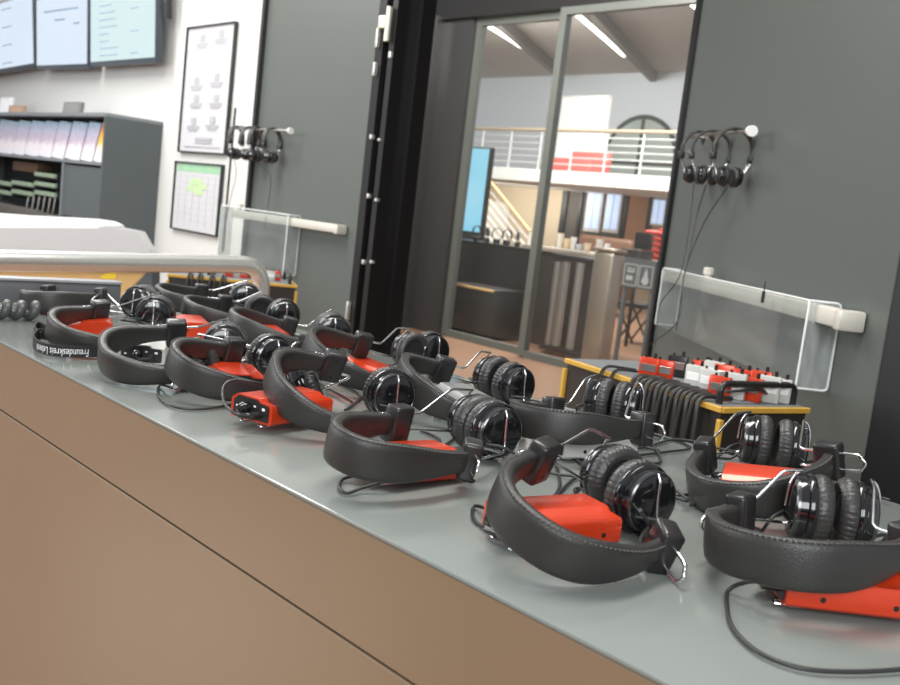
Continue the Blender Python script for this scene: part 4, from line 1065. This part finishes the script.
b = MB(); b.box((top.x - 1.6, SY + .6, .7), (2.2, .9, 1.4)); struct(b, 'wall_stair', mat('stair wall', (.60, .56, .47), .8, noise=(2, .05)))
# tall blue screen
Y_ = 8.2
t = thing('information_screen', 'tall bright blue screen panel left behind the glass door', 'screen', (at(470, 235, 1, Y_).x, Y_, 0))
b = MB(); pc, w, h = rectbox(b, 452, 147, 488, 236, Y_, .06); b.rbox((pc.x, Y_, pc.z - h / 2 - .02), (w, .08, .05), .01); b.box((pc.x, Y_ + .02, (pc.z - h / 2) / 2), (.12, .06, pc.z - h / 2)); b.build('screen_housing', PLASTIC, t, 0)
b = MB(); b.box((pc.x, Y_ - .034, pc.z + .02), (w * .90, .006, h * .93)); b.build('display', mat_screen('blue display', (.10, .55, .80), (.55, .80, .88)), t, 0)
# black cabinet with headphones on it and lower bench
Y1 = 7.0
p0 = at(452, 238, 1, Y1); p1 = at(532, 243, 1, Y1)
t = thing('black_cabinet', 'low black cabinet beyond the left glass door', 'cabinet', ((p0.x + p1.x) / 2, Y1 + .3, 0))
b = MB(); b.rbox(((p0.x + p1.x) / 2, Y1 + .3, p0.z / 2 - .01), (p1.x - p0.x, .6, p0.z - .02), .01); b.build('cabinet_body', PLASTIC, t)
b = MB(); b.rbox(((p0.x + p1.x) / 2, Y1 + .3, p0.z - .01), (p1.x - p0.x + .02, .62, .02), .005); b.build('cabinet_top', BLACKFRAME, t)
for i, px in enumerate((476, 487, 497, 507, 518)):
    p = at(px, 238, 1, Y1 + .12); p.z = p0.z + .001
    hung(('leftmost', 'second', 'middle', 'fourth', 'rightmost')[i] + ' headphones standing on the black cabinet beyond the glass', p + Vector((0, 0, .15)), Vector((math.cos(i), math.sin(i), 0)), 'headphones on the black cabinet', 0, .92)
Y2 = 6.35
p0 = at(446, 281, 1, Y2); p1 = at(497, 285, 1, Y2)
t = thing('black_case', 'small black case with oak edge just behind the left glass door', 'case', ((p0.x + p1.x) / 2, Y2 + .2, 0))
b = MB(); b.rbox(((p0.x + p1.x) / 2, Y2 + .2, p0.z / 2), (p1.x - p0.x, .4, p0.z), .006); b.build('case_body', PLASTIC, t)
b = MB(); b.rbox(((p0.x + p1.x) / 2 + .04, Y2 - .005, p0.z - .012), ((p1.x - p0.x) * .8, .02, .022), .003); b.build('oak_edge', WOODY, t)
# turnstile barrier with steel posts, counter behind with cups
Y3 = 6.75
p0 = at(534, 247, 1, Y3); p1 = at(655, 262, 1, Y3); zt3 = at(590, 253, 1, Y3).z
t = thing('service_counter', 'dark service counter with pale top beyond the right glass door', 'counter', ((p0.x + p1.x) / 2, Y3 + .4, 0))
xr = at(612, 258, 1, Y3 + .55).x
b = MB(); b.box(((p0.x + xr) / 2, Y3 + .3, zt3 / 2 - .02), (abs(xr - p0.x), .5, zt3 - .04)); b.build('counter_body', CARTBLK, t, 0)
b = MB(); b.rbox(((p0.x + p1.x) / 2, Y3 + .3, zt3 - .02), (p1.x - p0.x + .3, .6, .04), .008); b.build('counter_slab', mat('pale brown counter', (.36, .31, .26), .4, noise=(4, .1)), t)
Yp = 6.5
t = thing('barrier_gate', 'steel post barrier gate in front of the dark service counter', 'gate', (at(575, 360, 1, Yp).x, Yp, 0))
for pxt, pxb, r in ((559, 545, .035), (567, 553, .035), (581, 566, .035)):
    a = at(pxt, 262, 1, Yp); b = MB(); b.tube([(a.x, Yp, .06), (a.x, Yp, a.z)], r, 14); b.build('gate_post', STEEL, t)
a0 = at(541, 360, 1, Yp); a1 = at(590, 366, 1, Yp)
b = MB(); b.rbox(((a0.x + a1.x) / 2, Yp, .05), (a1.x - a0.x, .12, .05), .01); b.rbox(((a0.x + a1.x) / 2, Yp, at(570, 258, 1, Yp).z), (a1.x - a0.x, .09, .05), .01); b.build('gate_rail', BLACKFRAME, t)
a = at(610, 252, 1, 6.4); wv = at(621, 252, 1, 6.4).x - at(600, 252, 1, 6.4).x
b = MB(); b.rbox((a.x, 6.4, a.z / 2), (wv, .16, a.z), .03, 3); b.rbox((a.x, 6.4, a.z + .015), (wv + .02, .18, .03), .01); o = b.build('steel_column', mat('warm steel column', (.42, .36, .30), .32, .8, noise=(3, .1))); tag(o, 'upright brown steel column beside the pictogram sign', 'column')
# pictogram sign on posts
Ys = 6.2
t = thing('pictogram_sign', 'dark grey sign plate with two white-outlined pictograms behind the glass', 'sign', (at(640, 350, 1, Ys).x, Ys, 0))
b = MB(); pc, w, h = rectbox(b, 623, 259, 656, 289, Ys, .03); b.build('sign_plate', mat('dark grey sign', (.07, .075, .08), .45, noise=(4, .06)), t, 0)
b = MB()
for s_ in (-1, 1):
    cx = pc.x + s_ * w * .235; cz = pc.z - h * .06; yy = Ys - .017; ww, hh, l = w * .40, h * .70, .008
    for e_ in (-1, 1): b.box((cx + e_ * ww / 2, yy, cz), (l, .004, hh)); b.box((cx, yy, cz + e_ * hh / 2), (ww, .004, l))
    if s_ < 0:
        b.box((cx, yy, cz + hh * .16), (ww * .55, .004, hh * .10)); b.box((cx - ww * .12, yy, cz + hh * .30), (ww * .3, .004, hh * .08)); b.box((cx - ww * .05, yy, cz - hh * .16), (ww * .5, .004, hh * .22)); b.box((cx + ww * .22, yy, cz + hh * .27), (ww * .1, .004, hh * .16))
    else:
        b.lathe([(ww * .27, 0), (ww * .27, .004)], Matrix.Translation((cx, yy + .002, cz - hh * .20)) @ Matrix.Rotation(PI / 2, 4, 'X'), 16); b.box((cx, yy, cz + hh * .06), (ww * .26, .004, hh * .34)); b.box((cx, yy, cz + hh * .30), (ww * .12, .004, hh * .16))
b.build('pictogram', mat('grey print', (.36, .37, .37), .6, noise=(20, .05)), t, 0)
b = MB(); b.tube([(pc.x - w * .42, Ys + .02, 0), (pc.x - w * .42, Ys + .02, pc.z)], .02, 10); b.tube([(pc.x + w * .42, Ys + .02, 0), (pc.x + w * .42, Ys + .02, pc.z)], .02, 10); b.build('sign_post', SHELFD, t)
# cups and things on the service counter
for i, (px, py, r, hh, c_, nm) in enumerate(((559, 243, .035, .14, (.75, .70, .60), 'cup'), (566, 247, .04, .10, (.72, .55, .36), 'cup'), (572, 248, .03, .12, (.78, .76, .72), 'cup'), (579, 250, .05, .06, (.55, .58, .62), 'bowl'), (586, 251, .035, .08, (.74, .60, .42), 'cup'), (598, 250, .035, .13, (.76, .72, .68), 'cup'), (606, 251, .028, .10, (.80, .80, .80), 'cup'))):
    p = at(px, py + 6, 1, Y3 + .25); p.z = zt3 + .001
    b = MB(); M = Matrix.Translation(p)
    if nm == 'cup': b.lathe([(r * .75, 0), (r * .8, .004), (r, hh), (r * .9, hh), (r * .7, .012)], M, 20)
    else: b.lathe([(r * .5, 0), (r * .8, hh * .5), (r, hh), (r * .92, hh), (r * .7, hh * .5), (r * .3, .01)], M, 20)
    o = b.build(nm, mat('ware %d' % i, c_, .5, noise=(10, .08)), None, 40); tag(o, ('tall cream cup at the left end of the service counter', 'orange-tan cup left on the service counter', 'white cup between tan cup and grey bowl', 'wide grey bowl on the service counter', 'tan cup right of the grey bowl', 'tall pale cup left of the steel column top', 'small white cup nearest the steel column')[i], nm, 'cups on the service counter')
p = at(637, 252, 1, Y3 + .25)
t = thing('cash_register', 'small dark till on the service counter above the sign', 'till', (p.x, Y3 + .25, zt3))
b = MB(); b.rbox((p.x, Y3 + .25, zt3 + .04), (.22, .2, .08), .01); b.build('till_body', PLASTIC, t)
b = MB(); b.rbox((p.x + .02, Y3 + .3, zt3 + .16), (.18, .03, .15), .008); b.build('till_screen', GLOSS, t)
# stack of red chairs, brown sofa, folding chair
pz = at(656, 260, 1, 8.2)
for i in range(6):
    z = at(656, 262, 1, 8.2).z + i * .058
    b = MB(); M = Matrix.Translation((pz.x, 8.2, z))
    b.rbox((0, 0, 0), (.22, .24, .045), .018, 3, M); b.rbox((.0, .138, .028), (.22, .03, .05), .012, 2, M)
    o = b.build('red_seat', mat('red plastic', (.62, .05, .03), .4, noise=(5, .1)) if i == 0 else bpy.data.materials['red plastic']); tag(o, 'red seat in the stack beyond the glass, %s' % ('lowest one', 'second from below', 'third from below', 'third from the top', 'second from the top', 'topmost one')[i], 'seat', 'stack of red seats')
zc = at(656, 262, 1, 8.2).z - .024
b = MB(); b.rbox((pz.x + .12, 8.2, zc - .02), (.5, .5, .04), .01); 
for sx_ in (-1, 1):
    for s2 in (-1, 1): b.cyl((pz.x + .12 + sx_ * .2, 8.2 + s2 * .2, 0), (pz.x + .12 + sx_ * .2, 8.2 + s2 * .2, zc - .03), .02, 8)
o = b.build('side_table', CARTBLK); tag(o, 'dark table carrying the stack of red seats', 'table')
p = at(596, 249, 1, 10.5); 
t = thing('brown_sofa', 'low brown sofa in front of the far windows', 'sofa', (p.x, 10.5, 0)); zz = at(596, 236, 1, 10.5).z
b = MB(); b.rbox((p.x, 10.5, .42 * zz), (.9, .6, .5 * zz), .05, 3); b.build('sofa_seat', mat('brown leather', (.14, .07, .04), .5, noise=(4, .15)), t)
b = MB(); b.rbox((p.x, 10.75, zz * .6), (.95, .2, zz * .8), .06, 3); b.build('sofa_back', bpy.data.materials['brown leather'], t)
b = MB()
for s_ in (-1, 1): b.cyl((p.x + s_ * .4, 10.5, 0), (p.x + s_ * .4, 10.5, .2 * zz), .03, 10)
b.build('sofa_leg', PLASTIC, t)
Yc = 8.4
c0 = at(637, 305, 1, Yc)
t = thing('folding_chair', 'black folding stool standing behind the pictogram sign', 'chair', (c0.x, Yc, 0))
b = MB(); b.rbox((c0.x, Yc, c0.z), (.34, .3, .05), .015); b.build('seat', PLASTIC, t)
for s_ in (-1, 1):
    b = MB(); b.tube([(c0.x - .15, Yc + s_ * .13, c0.z - .02), (c0.x + .10, Yc + s_ * .13, .01)], .012, 8); b.build('leg', BLACKFRAME, t)
    b = MB(); b.tube([(c0.x + .15, Yc + s_ * .12, c0.z - .02), (c0.x - .10, Yc + s_ * .12, .01)], .012, 8); b.build('leg', BLACKFRAME, t)

# ------------------------------------------------------------------ light
def area(name, loc, target, size, power, c=(1, 1, 1), sy_=None):
    l = bpy.data.lights.new(name, 'AREA'); l.energy = power; l.color = c; l.shape = 'RECTANGLE'; l.size = size; l.size_y = sy_ or size
    o = bpy.data.objects.new(name, l); col.objects.link(o); o.location = loc
    d = Vector(target) - Vector(loc); o.rotation_euler = d.to_track_quat('-Z', 'Y').to_euler(); return o
area('ceiling_lamp', (-1.0, .9, 3.3), (-1.0, .9, 0), .5, 68, (1, .97, .92), 2.2)
area('ceiling_lamp', (-4.2, 1.0, 3.3), (-4.2, 1.0, 0), .6, 104, (1, .97, .92), 2.2)
area('ceiling_lamp', (-6.6, 1.0, 3.4), (-6.6, 1.6, 0), .8, 78, (1, .98, .95), 2.2)
area('window_light', (1.8, -2.2, 2.6), (-1.0, 1.2, .8), 2.4, 132, (.95, .98, 1), 1.6)  # added soft fill from behind the camera; no window is modelled there
area('window_light', (-5.5, -2.5, 2.3), (-3.5, 2.5, 1.0), 2.6, 110, (.95, .98, 1), 1.8)  # added soft fill from the left, out of view, brightens the white wall
area('hall_lamp', (-7.5, 8.6, 5.0), (-7.5, 9.5, 0), 3.0, 800, (1, .97, .92), 3.0)  # unseen area light added to the tubes to light the hall
area('hall_lamp', (-14.0, 12.6, 5.0), (-14.5, yb, 3.2), 2.0, 520, (1, .98, .95), 3.0)  # added fill aimed at the far upper wall, no fixture of its own
area('porch_lamp', (-4.9, 3.9, 3.2), (-6.2, 6.0, .8), 1.2, 190, (1, .96, .9), 1.2)  # added fill to lift the porch floor and dark panels
area('hall_lamp', (-11.6, 12.0, zl_ - .1), (-11.8, 13.0, 1.2), 2.4, 30, (1, .95, .85), .6)  # added fill under the balcony slab to brighten the cream wall
wd = bpy.data.worlds.new('world'); scn.world = wd; wd.use_nodes = True
bg = wd.node_tree.nodes['Background']; bg.inputs[0].default_value = (.92, .95, 1.0, 1); bg.inputs[1].default_value = .6
scn.view_settings.view_transform = 'Standard'
scn.view_settings.look = 'None'
scn.view_settings.exposure = 0.0
scn.cycles.use_denoising = True
scn.cycles.max_bounces = 8
scn.cycles.transparent_max_bounces = 16
scn.cycles.sample_clamp_indirect = 6
